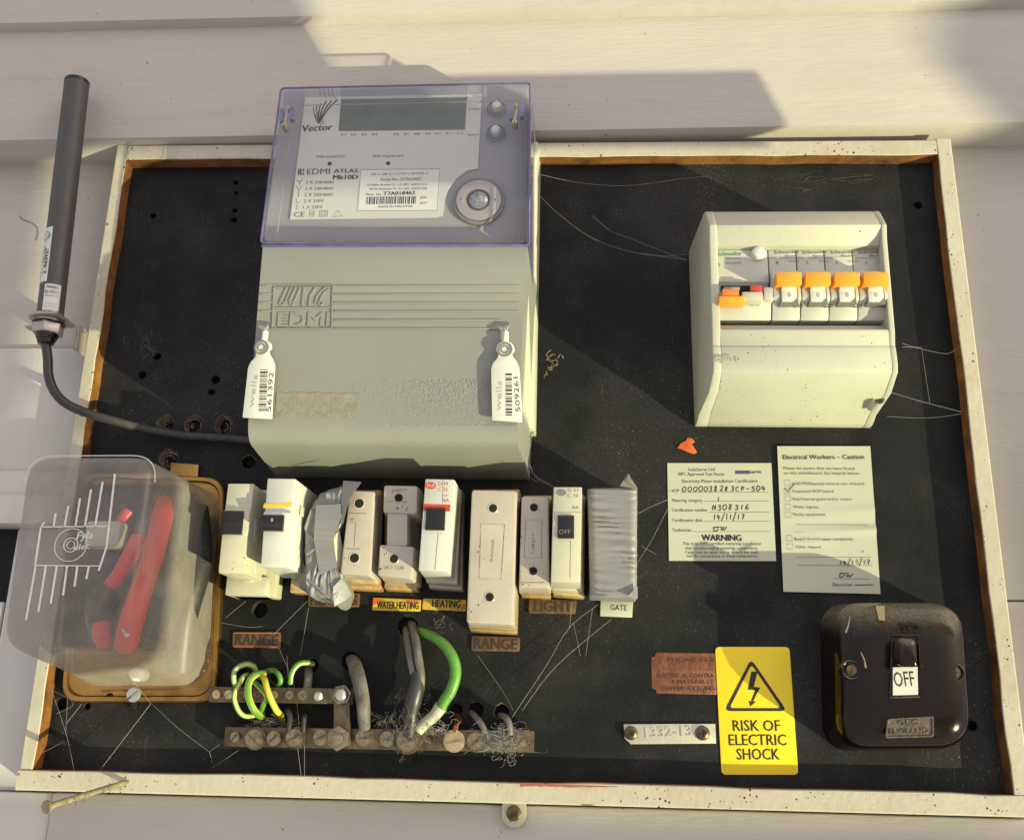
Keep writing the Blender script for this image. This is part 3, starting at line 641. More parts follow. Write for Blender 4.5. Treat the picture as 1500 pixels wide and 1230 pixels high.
for x in (413, 428, 470):
    X, Z = at(x, 445, DM); m.loft([[(X + r_ * math.cos(t * .5236), Z + r_ * math.sin(t * .5236), d_) for t in range(12)] for r_, d_ in ((1.9, DM - .2), (1.7, DM + .8), (1.0, DM + .8), (.9, DM - .1))], False)
text(m, 'EDMI', (407, 479), (482, 478.5), 22, DM - .2, .02, lift=0, ext=.9)
obj('moulded_logo', m, 'grey_body', TC_)
# leftover of a peeled sticker
m = MB(); rr = random.Random(5); a = at(402, 612, DM); b = at(526, 576, DM)
out = [(a[0] + (b[0] - a[0]) * i / 16, a[1] + rr.uniform(-.6, .6)) for i in range(17)] + [(b[0] + rr.uniform(-.5, .5), a[1] + (b[1] - a[1]) * i / 6) for i in range(1, 7)] + [(b[0] - (b[0] - a[0]) * i / 16, b[1] + rr.uniform(-.5, .5)) for i in range(1, 17)]
m.prism(out, DM, DM + .28)
M['residue'] = mat('sticker_residue', (.245, .25, .215), .65, col2=(.185, .17, .12), vs=200, bump=.6, bs=900, dirt=.5, dirtcol=(.20, .15, .08), dirtscale=90)
obj('sticker_residue', m, 'residue', TC_)
# pebbled lower right area: small raised grains
m = MB(); rr = random.Random(9)
for k in range(6500):
    u = rr.random() ** .8; v = rr.random() ** 1.1
    px = 500 + 255 * u; py = 640 - 85 * v
    if rr.random() > min(1, 1.5 * u * (1 - .75 * v)) : continue
    X, Z = at(px, py, DM)
    if Z < zb_ + 8.5: continue
    r_ = rr.uniform(.35, .62); a0 = rr.uniform(0, 1); e_ = rr.uniform(.7, 1.6)
    V = [(X + r_ * e_ * math.cos(a0 + t * 1.2566), Z + r_ * math.sin(a0 + t * 1.2566), DM - .1) for t in range(5)] + [(X, Z, DM + .3)]
    b = m.bm; vs = [b.verts.new(v_) for v_ in V]
    for t in range(5): b.faces.new((vs[t], vs[(t + 1) % 5], vs[5]))
obj('pebble_texture', m, 'grey_body', TC_, smooth=80, kind='stuff')

# ---- seal tags hanging on the meter
def tag_seal(outline, num, label, tx, shadowoff, ang):
    d0 = DM + 3.2
    t = thing('seal_tag', label, 'seal tag', (*at(outline[0][0], outline[0][1], d0), d0), 'white seal tags on the meter')
    m = MB(); m.prism(pq(outline, d0), d0, d0 + 1.3, .3); body = obj('tag_plate', m, 'white_tag', t)
    (cx, cy) = tx['ring']
    X, Z = at(cx, cy, d0); m = MB()
    for r1_, r2_ in ((4.6, 3.7), (2.6, 2.0)):
        m.loft([[(X + r_ * math.cos(q * .2618), Z + r_ * math.sin(q * .2618), d_) for q in range(24)] for r_, d_ in ((r1_, d0 + 1.2), (r1_, d0 + 1.9), (r2_, d0 + 1.9), (r2_, d0 + 1.2))], False)
    obj('ring_boss', m, 'ink_faint', t)
    m = MB(); (ax_, ay), (bx, by) = tx['neck']; m.tube([P3(ax_, ay, d0 + .5), P3(bx, by, d0 + .5)], 2.0, 10); obj('neck', m, 'white_tag', t)
    m = MB(); m.tube([P3(bx, by, d0 + .5), P3(bx + 3, by - 8, DM + 4), P3(bx + 5, by - 16, DM - 2)], .7, 8); m.tube([P3(bx, by, d0 + .5), P3(bx - 2, by - 5, DM + 4), P3(bx + 1, by - 14, DM - 2)], .7, 8); obj('wire_loop', m, 'bright_metal', t)
    m = MB(); D_ = d0 + 1.3
    barcode(m, *tx['bar'], D_, 34, seed=len(num) + cx); text(m, num, *tx['num'], tx['cap'], D_, .0)
    obj('print', m, 'ink_soft', t)
    m = MB(); text(m, 'wells', *tx['word'], tx['wcap'], D_, -.01); obj('moulded_word', m, 'ink_ghost', t)
    return t
def spl(pts): return [(p[0], p[1]) for p in spline([(x, y, 0) for x, y in pts], 3)]
ol = [(356, 612), (399, 614), (400, 590), (403.5, 540)] + spl([(403.5, 536), (401, 528), (397, 521), (395.5, 515), (399, 510), (397, 503), (390, 499.5), (383, 499.5), (374.5, 505), (373, 512), (376, 519), (374, 525), (368, 531), (364, 540)])
tag_seal(ol, '561392', 'white plastic seal tag 561392 at the left side of the meter', dict(ring=(384, 510), neck=((387, 499), (389, 486)), bar=((392.5, 541), (390, 603), (381.5, 541)),
         num=((397, 603), (401, 545)), cap=6.5, word=((371, 597), (378, 549)), wcap=7.5), 0, 0)
ol = [(721, 616), (765, 619), (764, 590), (761, 540)] + spl([(760.5, 538), (757, 530), (752, 524), (750.5, 519), (754, 514), (751, 505), (744, 501), (736, 501), (729, 506), (727, 513), (730, 520), (728, 526), (722, 533), (719.5, 542)])
tag_seal(ol, '509261', 'white plastic seal tag 509261 at the right side of the meter', dict(ring=(740, 513), neck=((740, 501), (741, 487)), bar=((750, 547), (750.5, 609), (740.5, 547)),
         num=((762.5, 603), (759, 552)), cap=6.5, word=((734, 602), (735.5, 558)), wcap=8), 0, 0)

# ================================================================ circuit-breaker enclosure (right)
EB = thing('breaker_enclosure', 'cream plastic breaker enclosure with four orange toggles and a safety switch', 'breaker box', (178, 10, 0))
XL, XR = at(1043, 450, 70)[0], at(1306, 450, 70)[0]
zT = at(1046, 308, 60)[1]; zA = at(1150, 333, 71)[1]; zB = at(1150, 358, 68)[1]
zW = at(1150, 473, 64)[1]; zC = at(1150, 480, 70)[1]; zD = at(1150, 508, 66)[1]; zE = at(1318, 536, 70)[1]; zF = at(1250, 575, 52)[1]; zG = at(1260, 622, 8)[1]
full = [(zT, 0), (zT, 56), (zT - .8, 59.5), (zT - 2.5, 62), (zA + 1, 72.5), (zA - 8, 70.5), (zC + 1, 68.5), (zC - 1, 68.5), (zD + .6, 66.4), (zD - .6, 67.2), (zE + 2, 68), (zE - 3, 66.5), (zF, 50), (zG + 4, 16), (zG + 1, 9), (zG, 4), (zG, 0)]
# left/right walls drawn in towards the wall
def cheek(xa, xb, spread_a, spread_b):
    V0 = [(xa + spread_a * (72.5 - d) / 72.5, z, d) for z, d in full]; V1 = [(xb + spread_b * (72.5 - d) / 72.5, z, d) for z, d in full]
    return [V0, V1]
m = MB(); m.loft(cheek(XL, XL + 5.0, -3.5, 0), True, 1.3, 3); m.loft(cheek(XR - 2.2, XR + 1.2, 0, 2.0), True, .8, 3)
m.side([(zT - .1, 0), (zT - .1, 56), (zT - .9, 59.4), (zT - 2.6, 61.8), (zA + 1, 72.2), (zA - .6, 71.5), (zB, 66), (zB - 1, 60), (zB - 1, 30), (zB, 0)], XL + 5.001, XR - 2.201, .5)
m.side([(zW, 0), (zW, 60), (zC + .5, 61), (zC + .2, 67.6), (zC - 1, 68.1), (zD + .6, 66.4), (zD - .6, 67.2), (zE + 2, 68), (zE - 3, 66.3), (zF, 49.7), (zG + 4, 15.7), (zG + 1, 8.8), (zG + .1, 4), (zG + .1, 0)], XL + 5.001, XR - 2.201, .4)
HS = obj('housing', m, 'enclosure', EB, smooth=28)
m = MB(); m.box(XL + 5, XR - 2.2, zW, zB, 20, 34); obj('recess_floor', m, 'void', EB)  # near-black floor of the recess behind the modules
# finger scoop on the lower right corner
m = MB(); X, Z = at(1288, 584, 44); m.lathe(X, Z, [(4.2, 30), (4.2, 42.5), (3.6, 44), (3.0, 43), (2.9, 35)], 20, cap=False); obj('scoop_rim', m, 'enclosure', HS)
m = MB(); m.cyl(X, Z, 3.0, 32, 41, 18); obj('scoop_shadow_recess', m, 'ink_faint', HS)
# moulded maker's name on the housing
m = MB(); dd = 67.9
text(m, 'Square D', (1048, 530), (1084, 529), 7, dd, .02, lift=0, ext=.35); text(m, 'Schneider', (1048, 523), (1070, 522), 4.2, dd, .01, lift=0, ext=.3)
obj('moulded_name', m, 'enclosure', HS)
# RCD module
def mod_prof(zu, z1, z2, zl):      # module side profile: shoulder, raised nose, shoulder
    return [(zu, 34), (zu, 61), (zu - 1, 62), (z1 + 1, 62), (z1 + .2, 63), (z1, 67), (z1 - 1, 68), (z2 + 2, 69.5), (z2, 68.5), (z2 - .8, 64.5), (zl + 3, 63), (zl, 61), (zl, 34)]
zu = at(1150, 365, 62)[1]; z1 = at(1150, 398, 66)[1]; z2 = at(1150, 440, 68)[1]; zl = at(1150, 472, 58)[1]
xs = [at(1048, 440, 68)[0], at(1132, 440, 68)[0]]
m = MB(); m.side([(zu, 34), (zu, 61.5), (zu - 1, 62.5), (at(0, 412, 63)[1], 62.5), (at(0, 415, 63)[1], 60), (at(0, 419, 63)[1], 60), (at(0, 421, 66)[1], 66), (z2 + 3, 68), (z2, 68), (z2 - 1, 64.5), (zl + 3, 63), (zl, 61), (zl, 34)], xs[0], xs[1] - .4, .35)
RC_ = obj('residual_current_breaker', m, 'module', EB)
def blk(x0, y0, x1, y1, d0, d1, ms, nm, par, bev=.4):
    a = at(x0, y0, d1); b = at(x1, y1, d1); mm_ = MB(); mm_.box(min(a[0], b[0]), max(a[0], b[0]), min(a[1], b[1]), max(a[1], b[1]), d0, d1, bev); return obj(nm, mm_, ms, par)
blk(1056, 418, 1118, 434, 60, 68.6, 'void', 'toggle_slot', RC_)
blk(1060, 420, 1084, 426, 60, 70, 'grey_inner', 'toggle_top', RC_)
blk(1058, 423, 1083, 435, 62, 74, 'orange_dk', 'toggle', RC_); blk(1053, 433, 1092, 443, 66, 75, 'orange', 'toggle_bar', RC_, .8)
blk(1099, 418, 1117, 428, 62, 71, 'red', 'test_button', RC_); blk(1087, 427, 1118, 440, 62, 72.5, 'mcb_cream', 'indicator_block', RC_, .7)
blk(1118, 420, 1134, 440, 60, 69.2, 'module', 'nose_end', RC_, 1.2)
X, Z = at(1111, 371, 64); m = MB(); m.lathe(X, Z, [(4.6, 60), (4.6, 64.5), (3.8, 66.2), (2, 67)], 24); obj('white_plug', m, 'white_tag', RC_)
T = MB(); text(T, 'Schneider', (1051, 375), (1087, 374), 6, 62.6, .03); text(T, 'Electric', (1064, 380), (1086, 379.5), 3.4, 62.6); obj('green_print', T, 'green_print', RC_)
T = MB(); text(T, 'DomA42', (1064, 387), (1086, 386.5), 3.6, 62.6); text(T, '1', (1051, 390), (1054, 390), 5, 62.6)
text(T, 'C40', (1072, 450), (1088, 449.5), 5.5, 64, .02, lift=1.5); text(T, '30mA', (1098, 450), (1112, 449.5), 4, 64, lift=1.5); obj('grey_print', T, 'ink_faint', RC_)
# four single-pole breakers
xb4 = [at(x, 440, 68)[0] for x in (1132.5, 1174.6, 1216.8, 1259, 1301)]
labs = ('C10', 'C20', 'C20', 'C20')
first = None
for i in range(4):
    x0, x1 = xb4[i], xb4[i] + 17.6
    if i == 0:
        zc = (at(0, 398, 66)[1] + at(0, 440, 68)[1]) / 2
        m = MB(); m.side(mod_prof(zu, z1, z2, zl), x0 + .25, x1 - .25, .35)
        br = obj('circuit_breaker', m, 'module', EB, org=(x0, zc, 34)); first = br
        def lb(x0_, y0, x1_, y1, d0, d1, ms, nm, bev=.3):
            a = at(x0_, y0, d1); b = at(x1_, y1, d1); mm_ = MB(); mm_.box(a[0], b[0], b[1], a[1], d0, d1, bev); return obj(nm, mm_, ms, br)
        g1 = lb(1137, 398.5, 1175, 416, 66, 77, 'orange', 'toggle', .4)
        g2 = lb(1145, 417, 1166, 424, 66, 73, 'white_tag', 'lever')
        a = at(1144, 421, 70); b = at(1168, 442, 70); mm_ = MB(); mm_.prism([(a[0], a[1]), (b[0], a[1]), (b[0], b[1] + 3), (b[0] - 3, b[1]), (a[0], b[1])], 66, 70.4, .5); g3 = obj('white_window', mm_, 'white_tag', br)
        mm_ = MB(); mm_.box(a[0] - .7, b[0] + .9, b[1] - 1.1, a[1], 62, 69.62); g4 = obj('window_recess', mm_, 'ink_faint', br)
        T = MB(); text(T, '0', (1154, 435), (1158.5, 435), 7, 70.4, -.01); g5 = obj('zero_mark', T, 'ink_faint', br)
        T = MB(); text(T, 'Schneider', (1134, 372), (1171, 371), 5, 62, .01, lift=.15); text(T, 'Electric', (1150, 376), (1168, 375.7), 2.8, 62, lift=.15); g6 = obj('maker_print', T, 'ink_soft', br)
        a = at(1132, 377, 62); mm_ = MB(); mm_.box(x0 + .3, x1 - .3, a[1] - .6, a[1], 61.8, 62.5, .1); g7 = obj('ridge', mm_, 'module', br)
        kids = [g1, g2, g3, g4, g5, g6, g7]
    else:
        br = inst(first, EB, (x0, zc, 34))
        dx = x0 - xb4[0]
        for k in kids:
            c = k.copy(); COL.objects.link(c); c.parent = br
    T = MB(); X0 = (1150, 1194, 1237, 1280)[i]
    text(T, labs[i], (X0 + 11, 452), (X0 + 25, 451.6), 5.8, 63.4, .03, lift=1.2); obj('rating_print', T, 'ink_soft', EB)
    T = MB(); text(T, '20093', (X0 - 13, 451.5), (X0 + 2, 451.2), 3.6, 63.4, .01, lift=1.2); obj('grey_print', T, 'ink_faint', EB)
    T = MB(); text(T, '1234'[i] if i else '1', (X0 - 13, 387), (X0 - 10, 387), 4.5, 62, lift=.2); text(T, 'Domae', (X0 + 6, 384), (X0 + 20, 383.6), 2.8, 62, lift=.2); obj('grey_print', T, 'ink_faint', EB)

# ================================================================ row of breakers and fuses
def frust(m, fq, d1, d0, grow=0.0, bev=.8, seg=2, r=0, mi=0):     # face outline (mm) at d1 carried straight back to d0
    o = rquad(fq, r) if r else fq
    m.loft([[(*p, d0) for p in inset(o, -grow)], [(*p, d1) for p in o]], True, bev, seg, mi)
ROW = 'breakers and fuse holders in the row under the meter'
def hole(par, px, py, r, d, nm='screw_hole'):                # flat near-black disc for the shade in the well, with a rim ring
    X, Z = at(px, py, d); m = MB()
    m.lathe(X, Z, [(r, d + .05), (r * .9, d + .1)], 20); m.lathe(X, Z, [(r * 1.14, d + .02), (r * 1.02, d + .3), (r * .9, d + .14)], 20, mi=1, cap=False)
    return obj(nm, m, ['void', 'ceramic'], par)
# 1: leftmost plug-in breaker
d1 = 58
t = thing('plug_in_breaker', 'leftmost white plug-in breaker with a black toggle and stained top, beside the clear cover', 'circuit breaker', (*at(380, 875, 0), 0), ROW)
m = MB(); bq = pq([(358, 876), (409, 874), (404, 826), (356, 826)], 6)
bx0, bx1 = bq[0][0] - 5, bq[1][0]; bz0 = bq[0][1]; m.box(bx0, bx1, bz0, at(386, 720, 10)[1], 0, 16, .8); m.box(bx0 - 2, bx1 - 4, bz0, bz0 + 12, 0, 24, .8); obj('base', m, 'mcb_cream', t)
F = pq([(325, 839), (363, 838), (367, 708), (328, 711)], d1)
F = [F[0], (F[1][0] + 0, F[1][1]), F[2], F[3]]
m = MB()
xL1, xR1 = (F[0][0] + F[3][0]) / 2, (F[1][0] + F[2][0]) / 2; zt1, zb1 = F[2][1], F[0][1]
zt_t, zt_b = at(340, 745, d1)[1], at(340, 783, d1)[1]
m.side([(zb1, 16.2), (zb1, d1 - 1), (zb1 + 2, d1), (zt_b, d1 + .6), (zt_b + 1.5, d1 + 2), (zt_t - 2, d1 + 2.2), (zt_t, d1), (zt1 + 0, d1 - .5), (zt1, 16.2)], xL1, xR1, .5)
B1 = obj('body', m, 'mcb_cream', t)
def toggle(px0, py0, px1, py1, d, par, ms='black_plastic', out=3.0, up=True):
    a = at(px0, py0, d + out); b = at(px1, py1, d + out); zt_, zb__ = a[1], b[1]; zm = zt_ + (zb__ - zt_) * .45; mm_ = MB()
    mm_.side([(zt_, d - 1), (zt_, d + out * .7), (zt_ - 1, d + out * .9), (zm, d + out * .45), (zb__ + 2, d + out * 1.1), (zb__, d + out), (zb__, d - 1)], a[0], b[0], .35)
    return obj('toggle', mm_, ms, par)
tg = toggle(326, 747, 353, 782, d1 + 1.2, t)
m = MB(); a = at(334, 845, 50); m.box(xL1 + 3, xR1 - 3, zb1 - .35, zb1 - .001, 22, 46, .1); m.box(xL1 + 5, xR1 - 5, zb1 - 1.2, zb1 - .36, 17, 28, .2); obj('clip', m, 'mcb_cream', t)
m = MB(); m.box(xR1 - .2, xR1 + .5, zt_b - 2, zt_t - 4, 40, 48, .3); m.box(xR1 - .2, xR1 + .5, zb1 + 3, zb1 + 10, 36, 40, .3); obj('side_rib', m, 'mcb_white', t)
# 2: white breaker with the yellow stripe
d2 = 64
t = thing('plug_in_breaker', 'clean white plug-in breaker with a yellow stripe above its black toggle', 'circuit breaker', (*at(430, 860, 0), 0), ROW)
F = pq([(382, 830), (420, 831), (432, 700), (392, 700)], d2)
m = MB(); prof2 = [(F[0], F[1]), (F[3], F[2])]
def lerp(a, b, t): return a + (b - a) * t
sec = []
zs = [F[0][1], F[0][1] + 1.5, at(400, 778, d2)[1], at(400, 776, d2)[1], at(400, 752, d2)[1], at(400, 748, d2)[1], F[3][1] - .5, F[3][1]]
ds = [d2 - 1.2, d2, d2 + .6, d2 + 2.5, d2 + 3, d2 + .2, d2, d2 - .8]
outF, outB = [], []
for z, d in zip(zs, ds):
    k = (z - F[0][1]) / (F[3][1] - F[0][1]); xa_ = lerp(F[0][0], F[3][0], k); xb_ = lerp(F[1][0], F[2][0], k); outF.append((xa_, xb_, z, d))
Lz = []
for xa_, xb_, z, d in outF: Lz.append([(xa_, z, 14), (xa_, z, d), (xb_, z, d), (xb_ + 2.2, z, 14)])
m.loft(Lz, True, .45); obj('body', m, 'mcb_white', t)
m = MB(); frust(m, [(F[0][0] + 5, zb1 - 6), (F[1][0] + 6, zb1 - 6), (F[1][0] + 6, F[3][1] - 4), (F[0][0] + 5, F[3][1] - 4)], 14, 0); obj('base', m, 'ceramic_yellow', t)
m = MB(); k0 = pq([(385.5, 744), (427, 742), (428, 735), (386.5, 737)], d2 + .1); m.prism(k0, d2 - .3, d2 + .25, .1); obj('yellow_stripe', m, 'yellow_label', t)
tg = toggle(384.5, 753, 413.5, 777, d2 + 1.8, t)
T = MB(); text(T, '0', (397, 764), (400, 764), 5, d2 + 4, 0, lift=.5); obj('toggle_print', T, 'white_tag', tg)
m = MB(); xr2 = F[1][0]; zz = at(420, 752, 40)[1]
m.box(xr2 + 1.2, xr2 + 2.4, zz - 3, zz + 3, 44, 50, .4); m.box(xr2 + 0.6, xr2 + 1.6, zb1 + 6, zb1 + 13, 40, 45, .4); obj('side_slot', m, 'mcb_cream', t)
# 3: blob of silver tape over a fuse
def crumple(name, outline, dbase, dtop, seed, label, cat, ms='tape', amp=3.0, extra=None):
    t = thing(name, label, cat, (*at(outline[0][0], outline[0][1], 0), 0), ROW)
    rr = random.Random(seed); O = pq(outline, dtop); cx = sum(p[0] for p in O) / len(O); cz = sum(p[1] for p in O) / len(O)
    loops = []
    for k, d in ((1.0, dbase), (1.03, dbase + (dtop - dbase) * .5), (1.0, dtop - 3), (.9, dtop), (.68, dtop + .6), (.42, dtop + 1), (.2, dtop + 1)):
        loops.append([(cx + (x - cx) * k + rr.uniform(-.4, .4), cz + (z - cz) * k + rr.uniform(-.4, .4), d + (rr.uniform(-amp, amp) if d >= dtop - 4 and k < .99 else 0)) for x, z in O])
    m = MB(); m.loft(loops, True); m.crinkle(.8, 14, 1); m.crinkle(.15, 4, 0); bmesh.ops.subdivide_edges(m.bm, edges=m.bm.edges[:], cuts=1, use_grid_fill=True, smooth=.25)
    obj('tape_wrap', m, ms, t, smooth=50); return t
t3 = crumple('taped_fuse', spl([(454, 742), (463, 726), (479, 716), (499, 711), (506, 722), (503, 745), (501, 768), (489, 790), (495, 820), (499, 846), (500, 866), (490, 884), (478, 876), (462, 872), (449, 868), (446, 835), (444, 805), (445, 770)]), 6, 44, 4, 'crumpled silver duct tape wrapped over a fuse beside the yellow striped breaker', 'taped fuse', amp=1.3)
def flap(par, tri, ms='tape', nm='tape_flap', th=.5):
    m = MB(); V = [P3(*p) for p in tri]; n = len(V); V2 = [(a, b, c + th) for a, b, c in V]
    m.add(V + V2, [tuple(range(n)), tuple(range(n, 2 * n))] + [(i, (i + 1) % n, (i + 1) % n + n, i + n) for i in range(n)]); bmesh.ops.triangulate(m.bm, faces=m.bm.faces[:]); return obj(nm, m, ms, par, smooth=50)
flap(t3, [(503, 704, 50), (529, 706, 56), (520, 719, 53), (511, 733, 50), (502, 768, 48), (499, 745, 46)])
flap(t3, [(463, 740, 46.6), (500, 738, 47.6), (499, 760, 47.5), (488, 788, 47.5), (494, 830, 46.8), (468, 842, 46.2), (460, 790, 47.5)], th=.3)
flap(t3, [(501, 846, 44), (516, 870, 40), (508, 878, 38), (490, 888, 42), (488, 860, 46)])
flap(t3, [(462, 862, 40), (446, 828, 38), (440, 800, 34), (432, 842, 30), (440, 862, 30), (455, 872, 34)])
flap(t3, [(497, 775, 42), (489, 789, 44.5), (493, 830, 44), (500, 865, 40), (504, 812, 40)], 'mcb_cream', 'paper_edge')
m = MB()
for a, b in (((449, 812), (470, 800)), ((470, 800), (482, 790)), ((452, 850), (483, 876))):
    m.tube([P3(*a, 45.5), P3((a[0] + b[0]) / 2, (a[1] + b[1]) / 2 - 1, 46.6), P3(*b, 45.5)], .8, 6)
obj('tape_crease', m, 'tape', t3)
# 4-9 fuse holders and breakers
def fuse(label, face, d, base, bd, stain='ceramic_yellow', r=1.6, name='fuse_holder', cat='fuse holder', ms='ceramic', skirt=True, bev=.9):
    fq = pq(face, d); base_q = pq(base, 4)
    t = thing(name, label, cat, (*base_q[0], 0), ROW)
    xs_ = [p[0] for p in fq]; zs_ = [p[1] for p in fq]; bx = [p[0] for p in base_q]; bz = [p[1] for p in base_q]
    m = MB(); frust(m, base_q, bd, 0, .6, 1.0, 2); obj('base', m, stain, t)
    mid = [(lerp(a[0], b[0], .55), lerp(a[1], b[1], .55)) for a, b in zip(fq, base_q)]
    if skirt: m = MB(); frust(m, mid, bd + (d - bd) * .35, bd, .5, .6, 2); obj('carrier_skirt', m, stain, t)
    m = MB(); o = rquad(fq, r)
    m.loft([[(*p, bd + (d - bd) * .2) for p in inset(o, -.9)], [(*p, d - 1.2) for p in o], [(*p, d - .3) for p in inset(o, .4)], [(*p, d) for p in inset(o, 1.2)]], True)
    return t, m
def holes2(t, pts, d, r=2.8):
    for x, y in pts: hole(t, x, y, r, d)
d = 46
t, m = fuse('cream ceramic fuse holder with two dark screw holes, next to the crumpled tape', [(498, 840), (543, 844), (549, 719), (512, 718)], d, [(504, 863), (560, 865), (562, 722), (512, 722)], 14)
obj('carrier', m, 'ceramic', t); holes2(t, [(526, 737), (519, 817)], d, 3.2)
m = MB(); stroke(m, [(511, 751), (537, 752)], 1, d); stroke(m, [(506, 803), (528, 804)], 1, d); stroke(m, [(513, 765), (521, 765), (519, 800)], .8, d); obj('moulded_line', m, 'ink_faint', t)
T = MB(); text(T, 'MEM', (513, 762), (519, 762), 3, d); obj('moulded_mark', T, 'ink_faint', t)
# 5 waisted fuse
t, m = fuse('waisted ceramic fuse carrier, narrow in its middle, above the yellow water heating label', [(566, 800), (597, 800), (597, 750), (567, 750)], d, [(566, 864), (613, 866), (618, 718), (566, 718)], 12, skirt=False)
obj('waist', m, 'ceramic', t)
for face, hh in (([(561, 751), (611, 753), (612, 711), (562, 710)], (584, 729)), ([(553, 843), (603, 848), (607, 800), (556, 797)], (577, 818))):
    m = MB(); o = rquad(pq(face, d + 1.2), 1.8); m.loft([[(*p, 10) for p in inset(o, -1.0)], [(*p, d) for p in o], [(*p, d + 1) for p in inset(o, .5)], [(*p, d + 1.2) for p in inset(o, 1.2)]], True); obj('carrier_end', m, 'ceramic', t)
    hole(t, *hh, 2.9, d + 1.2)
m = MB(); frust(m, pq([(572, 800), (604, 801), (606, 748), (574, 748)], 26), 26, 12, 4); obj('carrier_side', m, 'ceramic', t)
T = MB(); text(T, 'MEM', (575, 721), (594, 719), 4, d + 1.2); text(T, '20.7 1UR', (562, 833), (592, 834), 4.5, d + 1.2); stroke(T, [(568, 734), (597, 735)], .8, d + 1.2); obj('moulded_mark', T, 'ink_faint', t)
# 6 breaker with the red logo
d6 = 60
t = thing('plug_in_breaker', 'white plug-in breaker with red oval logo and red band over its black toggle', 'circuit breaker', (*at(650, 865, 0), 0), ROW)
fq = pq([(613, 835), (655, 837), (666, 702), (623, 701)], d6); base_q = pq([(630, 862), (679, 866), (681, 724), (634, 722)], 4)
m = MB(); frust(m, base_q, 12, 0, .5, 1); obj('base', m, 'ceramic', t); m = MB(); frust(m, [(a[0] * .6 + b[0] * .4, a[1] * .6 + b[1] * .4) for a, b in zip(base_q, fq)], 26, 12, .5, .8); obj('base_collar', m, 'ceramic', t)
m = MB(); frust(m, fq, d6, 20, .8, .7); obj('body', m, 'mcb_white', t)
tg = toggle(624, 743, 651, 776, d6 - .2, t, out=2.0)
m = MB(); q = pq([(620, 748), (659, 749), (660, 739), (621, 738)], d6); m.prism([q[0], q[1], q[2], q[3]], d6 - .3, d6 + .2); obj('red_band', m, 'red', t)
T = MB(); X, Z = at(631, 711, d6); T.prism([(X + 3.4 * math.cos(a * .314), Z + 2.2 * math.sin(a * .314)) for a in range(20)], d6 - .1, d6 + .15); lg = obj('red_logo', T, 'red', t)
T = MB(); text(T, 'FAZI', (626, 713), (637, 713), 4, d6 + .15, .03); obj('logo_print', T, 'white_tag', lg)
T = MB(); text(T, 'D M', (642, 711), (656, 711), 5, d6, .01); text(T, 'C 32', (641.5, 719), (656, 719), 5, d6, .01); text(T, '240V', (648, 727), (657, 727), 2.4, d6); text(T, '3kA', (648, 735), (658, 735), 5, d6, .01); obj('red_print', T, 'red', t)
T = MB(); stroke(T, [(642, 780), (637, 834)], .7, d6); stroke(T, [(649, 702), (648, 738)], .5, d6); obj('moulded_seam', T, 'ink_faint', t)
# 7 large range fuse
t, m = fuse('largest cream ceramic fuse holder with a sunken label panel, above the right-hand RANGE label', [(683, 912), (752, 915), (757.5, 718), (691, 717)], 48, [(690, 924), (757, 928), (762, 722), (694, 722)], 16, r=2.2)
obj('carrier', m, 'ceramic', t); holes2(t, [(722, 744), (717, 874)], 48, 2.9)
T = MB(); q = [(702, 847), (734, 848), (739, 768), (704.5, 767)]
stroke(T, q, 1.4, 48, closed=True); obj('panel_groove', T, 'hole_wood', t)
m = MB(); m.prism(inset(pq(q, 48), -.2), 47.8, 48.06); pl = obj('label_panel', m, 'ceramic', t)
T = MB(); text(T, 'RANGE', (722, 822), (724, 790), 3, 48, .0, lift=.3); obj('faint_print', T, 'ink_faint', pl)
# 8 small fuse
t, m = fuse('small mauve-cream ceramic fuse holder between the range fuse and the breaker with the worn logo', [(760, 860), (805, 861), (803.5, 727), (764, 726)], 46, [(765, 874), (806, 876), (808, 730), (768, 730)], 14)
obj('carrier', m, 'ceramic', t); holes2(t, [(782, 743), (781, 836)], 46, 2.8)
T = MB(); q = [(768, 817), (793, 817), (794, 761), (770, 761)]; stroke(T, q, .9, 46, closed=True); stroke(T, [(762, 853), (798, 853)], 1, 46); text(T, 'LIGHT', (782, 810), (783, 780), 3.5, 46); obj('moulded_mark', T, 'ink_faint', t)
T = MB(); q2 = None
for x, y in ((783, 792), (781, 799)): X, Z = at(x, y, 46); T.cyl(X, Z, .55, 46, 46.2, 8)
obj('red_dot', T, 'red', t)
# 9 breaker
d9 = 56
t = thing('plug_in_breaker', 'speckled cream plug-in breaker with a worn grey logo, beside the smooth taped breaker', 'circuit breaker', (*at(833, 874, 0), 0), ROW)
fq = pq([(807, 852), (850, 853), (852.5, 713), (811, 713)], d9); base_q = pq([(811, 873), (855, 876), (857, 731), (812, 731)], 4)
m = MB(); frust(m, base_q, 14, 0, .6, 1); obj('base', m, 'ceramic_yellow', t)
m = MB(); frust(m, [(lerp(a[0], b[0], .5), lerp(a[1], b[1], .5)) for a, b in zip(base_q, fq)], 28, 14, .4, .8); obj('base_collar', m, 'mcb_cream', t)
m = MB(); frust(m, fq, d9, 22, .8, .7); obj('body', m, 'mcb_cream', t)
tg = toggle(817, 754, 841, 788, d9 - .2, t, out=2.2); T = MB(); text(T, 'OFF', (819, 782), (836, 782), 6, d9 + 2.2, 0, lift=.4); obj('toggle_print', T, 'ink_faint', tg)
T = MB(); X, Z = at(822, 721, d9)
T.prism([(X + 3.3 * math.cos(a * .314), Z + 2.1 * math.sin(a * .314)) for a in range(20)], d9 - .1, d9 + .1); lg = obj('worn_logo', T, 'ink_faint', t)
